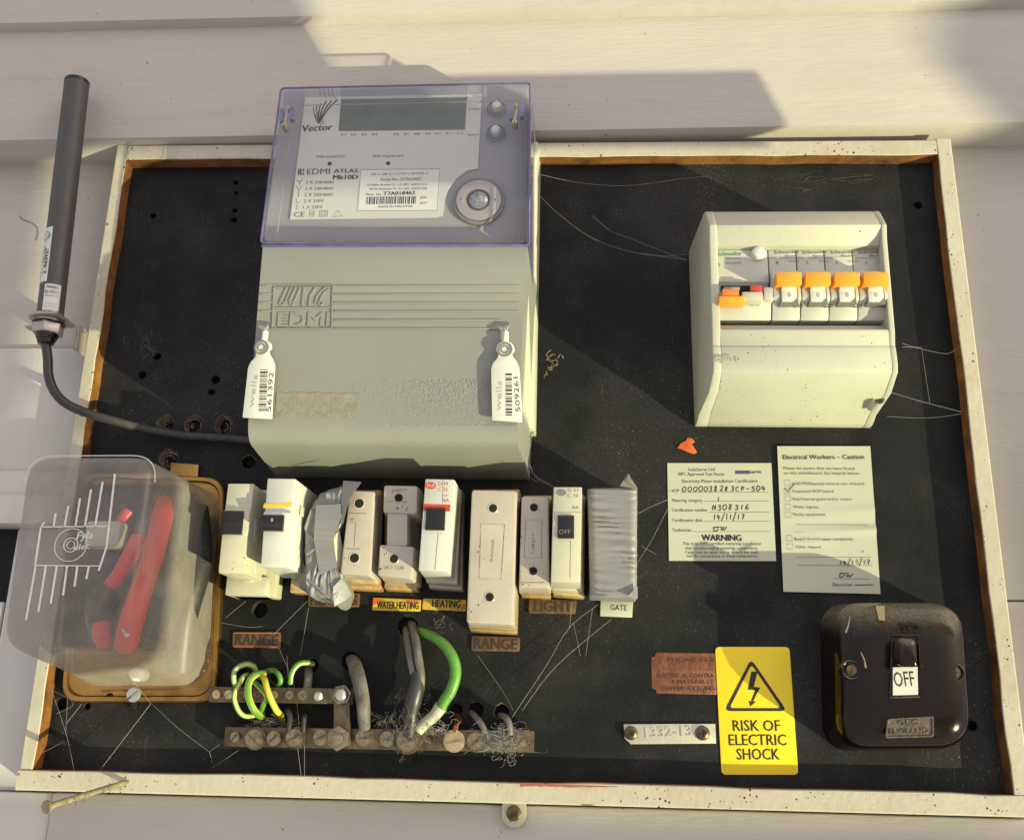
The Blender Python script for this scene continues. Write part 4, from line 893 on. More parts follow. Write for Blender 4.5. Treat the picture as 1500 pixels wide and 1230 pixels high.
T = MB(); text(T, 'D 51', (832, 720), (847, 720), 4.5, d9); text(T, 'C 10', (831, 728), (847, 728), 4.5, d9); text(T, '3kA', (838, 745), (848, 745), 4, d9); stroke(T, [(836, 792), (835, 846)], .6, d9); stroke(T, [(811, 750), (851, 750)], .5, d9); obj('faint_print', T, 'ink_faint', t)
# 10 smooth tape
t = thing('taped_breaker', 'breaker fully covered by smooth silver duct tape above the GATE label', 'taped breaker', (*at(900, 880, 0), 0), ROW)
fq = pq([(865, 874), (933, 877), (934, 713), (861, 714)], 36)
m = MB(); rr = random.Random(3); nx, nz = 12, 64; G = []
for j in range(nz + 1):
    row = []
    for i in range(nx + 1):
        u, v = i / nx, j / nz; a = Vector(fq[0]).lerp(Vector(fq[1]), u); b = Vector(fq[3]).lerp(Vector(fq[2]), u); p = a.lerp(b, v)
        dd_ = 36 + .75 * math.sin(v * 105 + u * 2.5 + math.sin(v * 19) * 2.5) * (.5 + .5 * math.sin(u * 5 + v * 9)) + rr.uniform(-.12, .12) - (2.2 if i in (0, nx) else 0) - (2 if j in (0, nz) else 0)
        row.append((p.x + rr.uniform(-.15, .15), p.y + rr.uniform(-.05, .05), dd_))
    G.append(row)
V = [p for r_ in G for p in r_]; F_ = [(j * (nx + 1) + i, j * (nx + 1) + i + 1, (j + 1) * (nx + 1) + i + 1, (j + 1) * (nx + 1) + i) for j in range(nz) for i in range(nx)]
rim = [G[0][i] for i in range(nx + 1)] + [G[j][nx] for j in range(1, nz + 1)] + [G[nz][i] for i in range(nx - 1, -1, -1)] + [G[j][0] for j in range(nz - 1, 0, -1)]
m.add(V, F_); zmn = min(p[1] for p in rim); m.loft([rim, [(x, z, 18) for x, z, d_ in rim], [(x, max(z, zmn + 4.5), 0) for x, z, d_ in rim]], False); bmesh.ops.remove_doubles(m.bm, verts=m.bm.verts, dist=.001)
obj('tape_wrap', m, 'tape', t, smooth=60)
flap(t, [(908, 712, 36), (919, 694, 40), (933, 713, 38), (934, 716, 36)]); flap(t, [(921, 694, 40), (916, 704, 41), (931, 713, 39)], 'fluff', 'tape_flap')
flap(t, [(934, 858, 37), (919, 873, 38.5), (934, 877, 37)])

# ================================================================ isolator switch
iso = thing('isolator_switch', 'large round-cornered dark brown bakelite isolator switch reading OFF', 'switch', (*at(1310, 1000, 0), 0))
dI = 38; fI = pq([(1224, 1098), (1424, 1098), (1409, 881), (1219, 881)], 24)
m = MB(); L = []
for d, e, r in ((0, -1.5, 18), (3, -1.2, 19), (14, -.4, 20), (22, .4, 20), (28, 1.8, 20), (32, 4.2, 19), (35, 8, 17), (37, 13, 15), (37.8, 19, 12), (38, 26, 8)):
    o = rquad(inset(fI, e), r, 9); L.append([(*p, d) for p in o])
m.loft(L, True); CVR = obj('cover', m, 'bakelite', iso, smooth=60)
m = MB(); q = pq([(1305, 1020), (1346, 1019), (1343, 933), (1309, 933)], 38.2)
m.loft([[(*p, 37) for p in inset(q, -1.6)], [(*p, 38.9) for p in inset(q, -1.6)], [(*p, 39.1) for p in inset(q, -1)], [(*p, 38.4) for p in q]], False); obj('toggle_surround', m, 'bakelite', CVR)
m = MB(); q2 = pq([(1308, 1018), (1345, 1017), (1344, 976), (1308, 977)], 38.6); m.prism(q2, 37.8, 38.6); wl = obj('state_label', m, 'white_tag', iso)
T = MB(); text(T, 'OFF', (1311, 1005.5), (1341, 1004), 18, 38.6, -.005); obj('state_print', T, 'ink', wl)
m = MB(); a = at(1311, 933, 52); b = at(1346, 977, 52)
x0, x1 = a[0], b[0]; z1_, z0_ = a[1], b[1]
m.loft([[(*p, 36) for p in rquad([(x0 + 2, z0_ + 6), (x1 - 1, z0_ + 6), (x1 - 2, z1_ - 2), (x0 + 4, z1_ - 2)], 3)], [(*p, 48) for p in rquad([(x0, z0_ + 1), (x1, z0_ + 1), (x1 - .5, z1_), (x0 + 2.5, z1_)], 3)],
        [(*p, 53) for p in rquad([(x0 + .6, z0_), (x1 - .8, z0_), (x1 - 1, z1_ - 1), (x0 + 3, z1_ - 1)], 3)], [(*p, 55) for p in rquad([(x0 + 2.5, z0_ + 3), (x1 - 2.5, z0_ + 3), (x1 - 3, z1_ - 4), (x0 + 4.5, z1_ - 4)], 2.4)]], True)
obj('toggle', m, 'bakelite', iso, smooth=50)
for (x, y), d_ in (((1247, 981), 35), ((1399, 985), 35)):
    X, Z = at(x, y, d_ + 1); m = MB(); m.lathe(X, Z, [(6.0, d_ - 4), (5.8, d_ + .6), (5.2, d_ + 1.3), (4.6, d_ + 1), (4.4, d_ - .5)], 28, cap=False); bo = obj('screw_boss', m, 'bakelite', CVR)
    m = MB(); m.cyl(X, Z, 4.5, d_ - 3, d_ + .5, 20); obj('recess', m, 'void', bo)
    slot_screw('screw', 3.0, 1.0, CVR, (X, Z, d_ + .55), .1 if x > 1300 else 1.4, 'metal')
m = MB(); q3 = pq([(1296, 1081), (1368, 1079), (1368, 1048), (1299, 1052)], 38.1)
m.loft([[(*p, 38) for p in rquad(q3, 1.5)], [(*p, 38.8) for p in rquad(inset(q3, .4), 1.5)], [(*p, 38.8) for p in rquad(inset(q3, 1.0), 1.2)], [(*p, 38.2) for p in rquad(inset(q3, 1.3), 1.2)]], True)
M['bak_dusty'] = mat('dusty_moulded_bakelite', (.045, .032, .025), .5, col2=(.14, .11, .075), vs=420, bump=.6, bs=900); ep = obj('moulded_plate', m, 'bak_dusty', CVR)
T = MB(); text(T, 'GEC', (1316, 1062), (1346, 1061), 6, 38.2, .03, lift=0, ext=.5); text(T, 'ENGLAND', (1304, 1075), (1360, 1073), 6, 38.2, .02, lift=0, ext=.5); obj('moulded_letters', T, 'bak_dusty', ep)
m = MB()        # moulded mark above the toggle, flake of paint, drip
T = MB(); text(T, '82', (1322, 927), (1350, 926), 10, 38, .02, lift=0, ext=.5); obj('moulded_digits', T, 'bakelite', CVR)
m.tube([P3(1261, 955, 38), P3(1266, 966, 38.2), P3(1268, 978, 38.1)], [.3, .4, .6], 6); obj('paint_fleck', m, 'hole_wood', CVR)
m = MB(); m.tube([P3(1245, 903, 36.4), P3(1243, 915, 37.4), P3(1239, 926, 37.6)], [.2, .35, .5], 6); obj('paint_fleck', m, 'mcb_cream', CVR)
# warm dusty top edge: pale worn lettered strip
m = MB(); q4 = pq([(1287, 908), (1296, 909), (1298, 886), (1285, 886)], 37.6); m.add([(*q4[0], 38.1), (*q4[1], 38.1), (*q4[2], 34.6), (*q4[3], 34.6)], [(0, 1, 2, 3)]); M['tan'] = mat('tan_stain', (.34, .25, .13), .5); obj('stain_strip', m, 'tan', CVR)

# ================================================================ clear-covered fuse box at lower left
cb = thing('covered_cutout', 'dusty clear moulded cover with red and black wires inside, on a brass plate', 'cutout box', (*at(200, 1020, 0), 0))
bp = pq([(88, 1028), (316, 1028), (329, 699), (120, 690)], 6)
m = MB(); o = rquad(bp, 13, 7)
m.loft([[(*p, 0) for p in o], [(*p, 5.2) for p in o], [(*p, 6.2) for p in inset(o, .8)], [(*p, 6.2) for p in inset(o, 3.2)], [(*p, 4.4) for p in inset(o, 4.2)], [(*p, 4.4) for p in inset(o, 12)]], True)
PLT = obj('base_plate', m, 'brass', cb)
m = MB(); m.prism(pq([(248, 706), (289, 708), (291, 680), (250, 677)], 3), 0, 3, .5); obj('plate_tab', m, 'copper_tab' if 'copper_tab' in M else 'brass', PLT)
slot_screw('screw', 4.6, 2.6, PLT, (*at(196, 1017, 6), 4.5), .7, 'screw_blue')
m = MB(); X, Z = at(160, 1020, 5); m.cyl(X, Z, 2.4, 4.3, 4.55, 16); obj('plate_hole', m, 'void', PLT)
m = MB(); X, Z = at(196, 1033, 1); m.box(X - 1.6, X + 1.6, Z - 2, Z + 3, 0, 3, .3); obj('plate_slot', m, 'void', PLT)
m = MB(); m.tube([P3(150, 1012, 5), P3(200, 1010, 5), P3(262, 1009, 5)], .5, 6); obj('plate_seam', m, 'copper', PLT)
dC = 102
fo = pq([(-6, 955), (186, 957), (229, 664), (36, 665)], dC); bo_ = pq([(104, 1004), (305, 1004), (321, 712), (128, 712)], 4)
def L2(k, e=0): return [(lerp(a[0], b[0], k), lerp(a[1], b[1], k)) for a, b in zip(bo_, fo)]
def rq_(q, r): return rquad(q, r, 8)
prof_c = [(4, 0, 20, 0), (20, .22, 20, 0), (50, .55, 19, 0), (82, .86, 18, 0), (92, .96, 17, .3), (98, 1.0, 16, 1.6), (101, 1.0, 15, 4), (dC, 1.0, 13, 8)]
m = MB(); L = []
for d, k, r, e in prof_c: L.append([(*p, d) for p in inset(rq_(L2(k), r), e)])
m.loft(L, True); 
m.bm.faces.ensure_lookup_table()
fs = [f for f in m.bm.faces if all(abs(v.co.z - 4) < .01 for v in f.verts)]; bmesh.ops.delete(m.bm, geom=fs, context='FACES_ONLY')
CC = obj('clear_cover', m, 'frost_clear', cb, smooth=60)
# pale tube on the lip: the edge highlight put into its colour
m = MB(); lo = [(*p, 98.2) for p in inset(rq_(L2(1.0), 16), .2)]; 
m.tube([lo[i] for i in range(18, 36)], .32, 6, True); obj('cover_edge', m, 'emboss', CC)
# moulded ribs and maker's square on the front
m = MB()
def rib(x0, y0, x1, y1, wd=1.3): stroke(m, [(x0, y0), (x1, y1)], wd * 1.7, dC - .2, 0, False, h=.9)
for i in range(7):
    xb_ = 64 + i * 15.3; topx = (66, 82.5, 101, 118, 134, 151, 169)[i]; topy = (765, 752, 741, 730, 717, 706, 694)[i]; bx = xb_ - 1.0
    rib(topx, topy, (61, 79, 95, 111, 125, 140, 157)[i], 772 if i < 6 else 800)
for i in range(6):
    x_, y_ = ((39, 908), (57, 896), (75, 884), (93, 872), (110, 859), (127, 848))[i]; rib((53, 68, 84, 99, 114, 131)[i], 829, x_, y_)
rib(157, 800, 145, 836); rib(61, 770, 52, 829); rib(62, 772, 158, 771, .8); rib(52, 828, 146, 829, .8)
obj('moulded_rib', m, 'emboss', CC)
m = MB(); X, Z = at(104, 798, dC)
for r1_, r2_ in ((9.5, 9.15), (4.2, 3.8), (2.4, 2.1)):
    m.loft([[(X + r_ * math.cos(q * .2094), Z + r_ * math.sin(q * .2094), d_) for q in range(30)] for r_, d_ in ((r1_, dC), (r1_, dC + .5), (r2_, dC + .5), (r2_, dC))], False)
text(m, 'Fyla', (112, 790), (136, 788), 10, dC, -.01, .2, lift=.1, ext=.2); text(m, 'elec', (108, 806), (132, 803), 8, dC, -.01, .2, lift=.1, ext=.2)
obj('moulded_emblem', m, 'emboss', CC)
m = MB(); X, Z = at(199, 982, 22); m.lathe(X, Z - 2, [(4.2, 10), (4.2, 22), (3.2, 24), (1, 24.6)], 20); obj('cover_knob', m, 'emboss', CC)
# contents
INB = 'inner_block'
m = MB(); a = at(140, 775, 8); m.box(a[0] - 8, a[0] + 62, a[1] - 78, a[1] + 28, 6.5, 24, 3); obj(INB, m, 'black_plastic', cb)
m = MB(); a = at(163, 784, 34); m.box(a[0] - 13, a[0] + 10, a[1] - 9, a[1] + 8, 30, 44, 2.5); obj('ceramic_carrier', m, 'ceramic', cb)
def wires(name, pts, r, ms, par, n=12, k=6):
    P = spline([P3(x, y, d) for x, y, d in pts], k); m = MB(); 
    if isinstance(r, (list, tuple)):
        rr_ = [lerp(r[min(int(i / (len(P) - 1) * (len(r) - 1)), len(r) - 2)], r[min(int(i / (len(P) - 1) * (len(r) - 1)), len(r) - 2) + 1], i / (len(P) - 1) * (len(r) - 1) - min(int(i / (len(P) - 1) * (len(r) - 1)), len(r) - 2)) for i in range(len(P))]
    else: rr_ = r
    m.tube(P, rr_, n)
    if isinstance(ms, list):
        m.bm.faces.ensure_lookup_table()
        for i_, f_ in enumerate(m.bm.faces):
            if (i_ % n) in (0, 1, 2, 7, 8): f_.material_index = 1
    return obj(name, m, ms, par, smooth=60)
def vwires(name, label, cat, pts, r, ms, group=None, n=12):
    o = wires(name, pts, r, ms, None, n); o['label'] = label; o['category'] = cat
    if group: o['group'] = group
    return o
wires('red_cable', [(240, 735, 34), (238, 755, 50), (227, 802, 64), (212, 850, 74), (194, 905, 76), (184, 948, 68)], [4.6, 6.8, 6.4, 6.0, 7.2, 6.6], 'red_wire', cb)
wires('red_cable', [(203, 788, 50), (190, 815, 56), (172, 845, 60), (158, 862, 58)], [4.8, 5.0, 4.6, 4.6], 'red_wire', cb)
wires('red_cable', [(176, 772, 24), (182, 758, 30), (190, 748, 30)], 4, 'red_wire', cb)
wires('red_cable', [(147, 914, 62), (149, 930, 63), (154, 944, 60)], [4.8, 5.2, 4.6], 'red_wire', cb)
wires('black_cable', [(158, 862, 57), (146, 880, 60), (143, 905, 60), (150, 935, 56)], [7, 8, 7, 6], 'black_wire', cb)
wires('black_cable', [(215, 770, 30), (205, 830, 38), (175, 900, 44), (170, 950, 40)], [7, 7, 7, 6], 'black_wire', cb)
wires('black_cable', [(285, 745, 20), (290, 820, 24), (270, 900, 24), (262, 980, 14)], [9, 9, 9, 8], 'black_wire', cb)
m = MB(); m.tube([P3(180, 920, 79), P3(186, 930, 84)], 1.3, 8); obj('glint_sliver', m, 'bright_metal', cb)  # bright sliver standing in for the sun glint on the red cable

# ================================================================ antenna with bracket and cable
an = thing('antenna', 'dark grey cylindrical antenna with white serial labels, held by a steel bracket', 'antenna', P3(70, 478, 38))
dA = 38.0
cxm, czt = at(74, 480, dA); cxt, czT = at(112, 122, dA)
# the tube stands close to vertical; its axis runs from bracket to top
A0 = Vector(P3(73, 466, dA)); A1 = Vector(P3(113, 119, dA)); axd = (A1 - A0).normalized(); rA = 8.6
m = MB(); m.tube([tuple(A0), tuple(A1 - axd * 3.2)], rA, 48, True); TB = obj('tube', m, 'antenna', an)
m = MB(); m.tube([tuple(A1 - axd * 3.1), tuple(A1 - axd * .6), tuple(A1)], [rA + .15, rA + .15, rA - .8], 48, True); obj('end_cap', m, 'black_plastic', an)
e1 = axd.cross(Vector((0, 0, 1))).normalized(); e2 = Vector((0, 0, 1)) - axd * axd.z; e2.normalize()
def wrap(t0, t1, a0, a1, ms, nm, par, dr=.18, n=10, skew=0):
    m = MB(); 
    for i in range(n):
        u0 = R_(a0 + (a1 - a0) * i / n); u1 = R_(a0 + (a1 - a0) * (i + 1) / n)
        q = []
        for u, t in ((u0, t0), (u1, t0), (u1, t1), (u0, t1)):
            p = A0 + axd * t + (e1 * math.sin(u) + e2 * math.cos(u)) * (rA + dr); q.append(tuple(p))
        m.sheet(q)
    return obj(nm, m, ms, par, smooth=60)
def wtext(mb, s, t, ang, dt, dang, h, sideways, bold=0):          # text wrapped on the tube: along the axis (sideways) or around it
    V, F = glyphs(s, bold); x0 = min(v[0] for v in V); x1 = max(v[0] for v in V); hh = _cap[0]
    b = mb.bm; vs = []
    for v in V:
        u = (v[0] - x0) / (x1 - x0); c = v[1] / hh
        if sideways: tt = t + u * dt; aa = R_(ang - c * h)
        else: tt = t + c * dt; aa = R_(ang + u * dang)
        vs.append(b.verts.new(A0 + axd * tt + (e1 * math.sin(aa) + e2 * math.cos(aa)) * (rA + .3)))
    for f in F:
        try: b.faces.new([vs[i] for i in f])
        except ValueError: pass
# e1 points right
sgn = 1 if e1.x > 0 else -1
Lt = (A1 - A0).length
l1 = wrap(Lt * .125, Lt * .345, sgn * -75, sgn * -2, 'white_tag', 'serial_label', TB)
l2 = wrap(Lt * .012, Lt * .115, sgn * -8, sgn * 62, 'white_tag', 'model_label', TB)
T = MB(); wtext(T, '21R63937', Lt * .155, sgn * -10, Lt * .105, 0, sgn * 20, True, .03)
obj('serial_print', T, 'ink', l1)
T = MB()
for k in range(9): 
    t_ = Lt * (.14 + .014 * k)
    p = [];
    for u, t in ((-62, t_), (-46, t_), (-46, t_ + Lt * .006), (-62, t_ + Lt * .006)): p.append(tuple(A0 + axd * t + (e1 * math.sin(R_(sgn * u)) + e2 * math.cos(R_(sgn * u))) * (rA + .3)))
    T.sheet(p)
wtext(T, 'AN 1150', Lt * .20, sgn * -33, Lt * .07, 0, sgn * 10, True, .0)
obj('bar_print', T, 'ink_soft', l1)
T = MB()
p = [tuple(A0 + axd * (Lt * (.31 + .018 * math.cos(k * .35))) + (e1 * math.sin(R_(sgn * (-36 + 26 * math.sin(k * .35)))) + e2 * math.cos(R_(sgn * (-36 + 26 * math.sin(k * .35))))) * (rA + .42)) for k in range(18)]
T.sheet(p); obj('green_emblem', T, 'green_print', l1)
T = MB(); p = [tuple(A0 + axd * (Lt * (.31 + .009 * math.cos(k * .35))) + (e1 * math.sin(R_(sgn * (-36 + 13 * math.sin(k * .35)))) + e2 * math.cos(R_(sgn * (-36 + 13 * math.sin(k * .35))))) * (rA + .52)) for k in range(18)]
T.sheet(p); obj('emblem_middle', T, 'white_tag', l1)
T = MB(); wtext(T, 'PARSEC', Lt * .098, sgn * 0, Lt * .010, sgn * 52, 0, False, .02); wtext(T, 'B2-INDU', Lt * .078, sgn * -3, Lt * .013, sgn * 56, 0, False, .0)
wtext(T, 'antenna-wb', Lt * .067, sgn * -3, Lt * .006, sgn * 55, 0, False); wtext(T, '________', Lt * .04, sgn * -3, Lt * .01, sgn * 55, 0, False); wtext(T, '________', Lt * .03, sgn * -3, Lt * .01, sgn * 55, 0, False)
obj('model_print', T, 'ink_soft', l2)
# bracket: shelf round the nut and a flange screwed to the frame's side
bz = A0.y - 1; X0 = A0.x; 
m = MB()
cxb = A0.x; fx = at(127, 480, 12)[0]
plate = [(cxb + 13 * math.cos(t), -dA + 13 * math.sin(t)) for t in [math.pi * (.5 + i / 12) for i in range(13)]]
pl_ = [(x, z_) for x, z_ in plate] + [(fx - 1, -dA - 13), (fx - 1, -dA + 13)]
m.loft([[(x, bz - 1.0, -y) for x, y in pl_], [(x, bz + 1.0, -y) for x, y in pl_]], True, .4)
BK = obj('bracket', m, 'steel', an)
m = MB(); fl = [(cxb + 15, bz + 1.0), (fx + 1, bz + 1.0), (fx + 1, bz - 16), (fx, bz - 17), (cxb + 15, bz - 17)]
m.prism(fl, 24, 25.5, .3); m.box(fx, fx + 1.5, bz - 17, bz + 1, -8, 25.5, .3); obj('bracket_flange', m, 'steel', BK)
m = MB(); X, Z = at(124, 484, 26); m.cyl(X - .5, Z, 1.5, 25.4, 26, 12, .3); obj('rivet', m, 'bright_metal', BK)
def vcyl(mb, z0, z1, r0, r1, n=32, ang=0):
    mb.loft([[(A0.x + r * math.cos(2 * math.pi * i / n + ang), z, dA + r * math.sin(2 * math.pi * i / n + ang)) for i in range(n)] for r, z in ((r0, z0), (r1, z1))], True, .35)
m = MB(); vcyl(m, bz - 2.6, bz - 1.1, 9.4, 9.4); obj('washer', m, 'bright_metal', an)
m = MB(); vcyl(m, bz - 4.0, bz - 2.7, 10.5, 10.5); obj('spring_washer', m, 'black_plastic', an)
m = MB(); vcyl(m, bz - 11, bz - 4.1, 10.0, 10.2, 6, .3); m.box(A0.x - 14, A0.x - 8, bz - 7.4, bz - 6, dA - 3, dA + 5, .4); obj('hex_nut', m, 'steel', an)
m = MB(); vcyl(m, bz - 15, bz - 11.1, 6.2, 7.6); vcyl(m, bz - 18, bz - 15.1, 5.0, 6.0); obj('cable_gland', m, 'black_plastic', an)
Pc = [(A0.x, bz - 17, dA), P3(70, 525, 38), P3(71, 548, 38)]
Pc += [P3(79, 572, 37), P3(97, 591, 34), P3(128, 605, 28), P3(170, 617, 20), P3(215, 629, 12), P3(270, 638, 8), P3(330, 642, 7), P3(372, 646, 7), P3(396, 650, 6)]
P_ = spline(Pc, 7); m = MB(); m.tube(P_, 3.1, 18); obj('cable', m, 'black_wire', an, smooth=60)

# ================================================================ little labels on the panel
def plate_label(word, label, q, ms, ink, a, b, cap, name='engraved_label', r=1.2, d=1.6, bold=.035, d0=0, group=None, extra=None):
    t = thing(name, label, 'label', (*at(q[0][0], q[0][1], 0), 0), group)
    m = MB(); m.prism(rquad(pq(q, d), r, 3), d0, d, .3); P = obj('plate', m, ms, t)
    T = MB(); text(T, word, a, b, cap, d, bold); obj('lettering', T, ink, t); return t, P
M['ink_brown'] = mat('dark_brown_filled_letters', (.035, .02, .012), .6, var=.2, vs=300)
LG = 'circuit name labels'
t, P = plate_label('RANGE', 'brown RANGE label below the leftmost breaker', [(340, 948), (411, 949), (411, 925), (341, 925)], 'brown_label', 'ink_brown', (344, 944), (406, 945), 14, group=LG)
m = MB(); stroke(m, [(342.5, 946.5), (409, 947), (409, 927), (343, 927)], .9, 1.6, closed=True); obj('worn_border', m, 'orange_smear', P)
t, P = plate_label('RANGE', 'brown RANGE label below the largest fuse holder', [(690, 953), (761, 954), (762, 933), (691, 931)], 'brown_label', 'ink_brown', (694, 950), (757, 951), 14, group=LG)
t, P = plate_label('HEATING', 'brown HEATING label half hidden under the crumpled tape', [(451, 888), (526, 889), (527, 868), (452, 866)], 'brown_label', 'ink_brown', (455, 886), (522, 886), 13, group=LG)
t, P = plate_label('LIGHT', 'brown LIGHT label below the two fuses right of the range fuse', [(774, 898), (843, 899), (845, 879), (775, 877)], 'brown_label', 'ink_brown', (782, 895), (838, 895.5), 14, group=LG)
t, P = plate_label('WATER HEATING', 'yellow WATER HEATING label with red smears at both top corners', [(545, 893.5), (615.5, 895), (617, 878), (547, 875)], 'yellow_label', 'ink', (552, 891), (613, 892), 9.5, group=LG, bold=.02, r=.8)
m = MB(); m.prism(pq([(546, 887), (551, 884), (562, 878), (547, 875.5)], 1.61), 1.6, 1.72); m.prism(pq([(596, 881), (608, 884), (613, 878), (595, 876.5)], 1.61), 1.6, 1.72); obj('red_smear', m, 'orange_smear', P)
t, P = plate_label('HEATING', 'yellow HEATING label with a red right end, beside the water heating label', [(618, 892), (682, 895), (683, 878), (620, 876)], 'yellow_label', 'ink', (633, 888.5), (674, 890), 9.5, group=LG, bold=.03, r=.8)
m = MB(); m.prism(pq([(675, 892), (681.5, 892.5), (682, 884), (677, 885)], 1.61), 1.6, 1.72); obj('red_smear', m, 'orange_smear', P)
t, P = plate_label('GATE', 'small cream GATE label with thin black letters', [(879, 902), (926, 904), (927.5, 880), (880, 878)], 'paper', 'ink', (894, 893), (918, 894), 7, group=LG, bold=.0, r=.6, name='gate_label')

# ================================================================ stickers and plates on the right
sg = thing('warning_sign', 'yellow RISK OF ELECTRIC SHOCK sign with lightning bolt triangle', 'warning sign', (*at(1110, 1134, 0), 0))
q = [(1057, 1134), (1169.5, 1134), (1156.5, 947), (1047.5, 947)]
m = MB(); m.prism(rquad(pq(q, .7), 3, 5), 0.38, .7, .1); PS = obj('sign_plate', m, 'yellow_sign', sg)
T = MB(); D = .7
A_, B_, C_ = (1100.5, 970), (1066, 1038), (1147, 1038)
tri = pq([B_, C_, A_], D); tri_o = rquad(inset(tri, -2.4), 4, 5); tri_i = rquad(inset(tri, 1.1), 2.6, 5)
b = T.bm; vo_ = [b.verts.new((*p, D + .15)) for p in tri_o]; vi_ = [b.verts.new((*p, D + .15)) for p in tri_i]; n = len(vo_)
for i in range(n): b.faces.new((vo_[i], vo_[(i + 1) % n], vi_[(i + 1) % n], vi_[i]))
obj('triangle_border', T, 'ink', PS)
T = MB()
bolt = [(1100.5, 983), (1109.5, 983.5), (1104, 1005.5), (1113.5, 1006.5), (1103, 1027), (1107.5, 1026.5), (1099, 1034.5), (1096.5, 1025.5), (1100, 1027), (1106, 1010.5), (1095.5, 1009.5)]
bq_ = pq(bolt, D); T.sheet([(x, z, D + .15) for x, z in bq_]); bmesh.ops.triangulate(T.bm, faces=T.bm.faces[:]); obj('lightning_bolt', T, 'ink', PS)
T = MB(); text(T, 'RISK OF', (1074, 1070), (1143, 1070), 13, D, .02); text(T, 'ELECTRIC', (1068, 1091), (1152, 1091), 13, D, .02); text(T, 'SHOCK', (1079.5, 1112), (1142, 1112), 13, D, .02)
obj('lettering', T, 'ink', PS)
# copper plate tucked under the sign
cp = thing('maker_plate', 'reddish copper plate with stamped maker name, partly under the yellow sign', 'name plate', (*at(1000, 1017, 0), 0))
q = pq([(961, 1016), (1062, 1017), (1062, 957), (960, 957)], .8)
x0, z0_ = at(955, 1015, .8); x1, z1_ = at(1064, 957, .8); k = 3
o = [(x0 + k, z0_), (x1, z0_), (x1, z1_), (x0 + k, z1_), (x0 + k * .8, z1_ - k * .8), (x0, z1_ - k), (x0, z0_ + k), (x0 + k * .8, z0_ + k * .8)]
m = MB(); m.prism([(min(x, at(1052, 990, 0)[0]), z) for x, z in o], 0, .35, .1); PP = obj('plate', m, 'copper', cp)
T = MB(); b = T.bm; io = inset(o, 1.0); ii = inset(o, 1.7); io = [(min(x, at(1046, 990, 0)[0]), z) for x, z in io]; ii = [(min(x, at(1046, 990, 0)[0]), z) for x, z in ii]; va = [b.verts.new((*p, .41)) for p in io]; vb = [b.verts.new((*p, .41)) for p in ii]
for i in range(8): b.faces.new((va[i], va[(i + 1) % 8], vb[(i + 1) % 8], vb[i]))
text(T, 'C.C.AITKE', (964, 981), (1046, 981.5), 9, .3, .03, lift=0, ext=.2); obj('raised_print', T, 'copper_bright' if 'copper_bright' in M else 'copper', PP)
M['copper_dk'] = mat('dark_copper_letters', (.05, .025, .015), .6, var=.2, vs=300)
T = MB(); text(T, 'PHONE 52.8', (978, 969), (1046, 969), 5.5, .35, .02); text(T, 'ELECTRICAL CONTRA', (962, 992), (1046, 992), 5, .35, .02); text(T, '8 MAYFAIR ST', (984, 1001), (1046, 1001), 5, .35, .02); text(T, 'OTAHUHU AUCKLAND', (968, 1011), (1046, 1011), 5.5, .35, .02); obj('dark_print', T, 'copper_dk', PP)
# stamped aluminium strip
st = thing('stamped_strip', 'silver metal strip stamped 1332-13, fixed by two screws', 'metal strip', (*at(980, 1089, 0), 0))
m = MB(); m.prism(pq([(924, 1089.5), (1049, 1088.5), (1048, 1059.5), (913.5, 1060), (915, 1081)], 1.4), 0, 1.4, .3); SP = obj('strip', m, 'tin', st)
T = MB(); text(T, '1332-13', (946, 1080), (1014, 1077), 12, 1.2, .0, lift=0, ext=.75); obj('stamped_number', T, 'tin', SP)
cross_screw('screw', 4.2, 2.2, st, (*at(924, 1073, 2), 1.4), .6, 'metal'); cross_screw('screw', 4.4, 2.4, st, (*at(1029, 1073, 2), 1.4), .2, 'metal')
HW = {'0': [[(.5, 1), (.1, .8), (0, .4), (.2, 0), (.6, 0), (.9, .4), (.8, .85), (.45, 1)]], '1': [[(.45, 1), (.4, 0)]], '2': [[(.05, .8), (.4, 1), (.75, .8), (.5, .4), (0, 0), (.9, .05)]],
      '3': [[(.05, .9), (.45, 1), (.75, .8), (.35, .55), (.8, .35), (.5, 0), (0, .1)]], '4': [[(.3, 1), (0, .4), (.9, .4)], [(.6, .75), (.5, -.1)]], '5': [[(.8, 1), (.2, .95), (.1, .55), (.6, .6), (.75, .25), (.4, 0), (0, .1)]],
      '6': [[(.7, 1), (.2, .6), (.1, .15), (.5, 0), (.75, .3), (.4, .5), (.12, .25)]], '7': [[(.05, .9), (.85, .95), (.4, 0)], [(.2, .5), (.75, .52)]], '8': [[(.7, .85), (.4, 1), (.15, .8), (.6, .4), (.5, 0), (.1, .1), (.25, .45), (.75, .9)]],
      'C': [[(.8, .8), (.4, .95), (.05, .5), (.3, .05), (.8, .1)]], 'P': [[(.15, 1), (.1, 0)], [(.1, .95), (.7, .9), (.65, .5), (.12, .45)]], 'D': [[(.15, 1), (.1, 0), (.6, .05), (.9, .5), (.6, .95), (0, 1)]],
      'N': [[(.05, 0), (.15, 1), (.7, .05), (.8, 1)]], 'W': [[(0, .8), (.2, 0), (.45, .6), (.65, 0), (1.1, .9)]], '-': [[(.1, .4), (.8, .45)]], '/': [[(0, -.3), (.8, 1.3)]], '.': [[(.2, 0), (.32, .06)]], ' ': []}
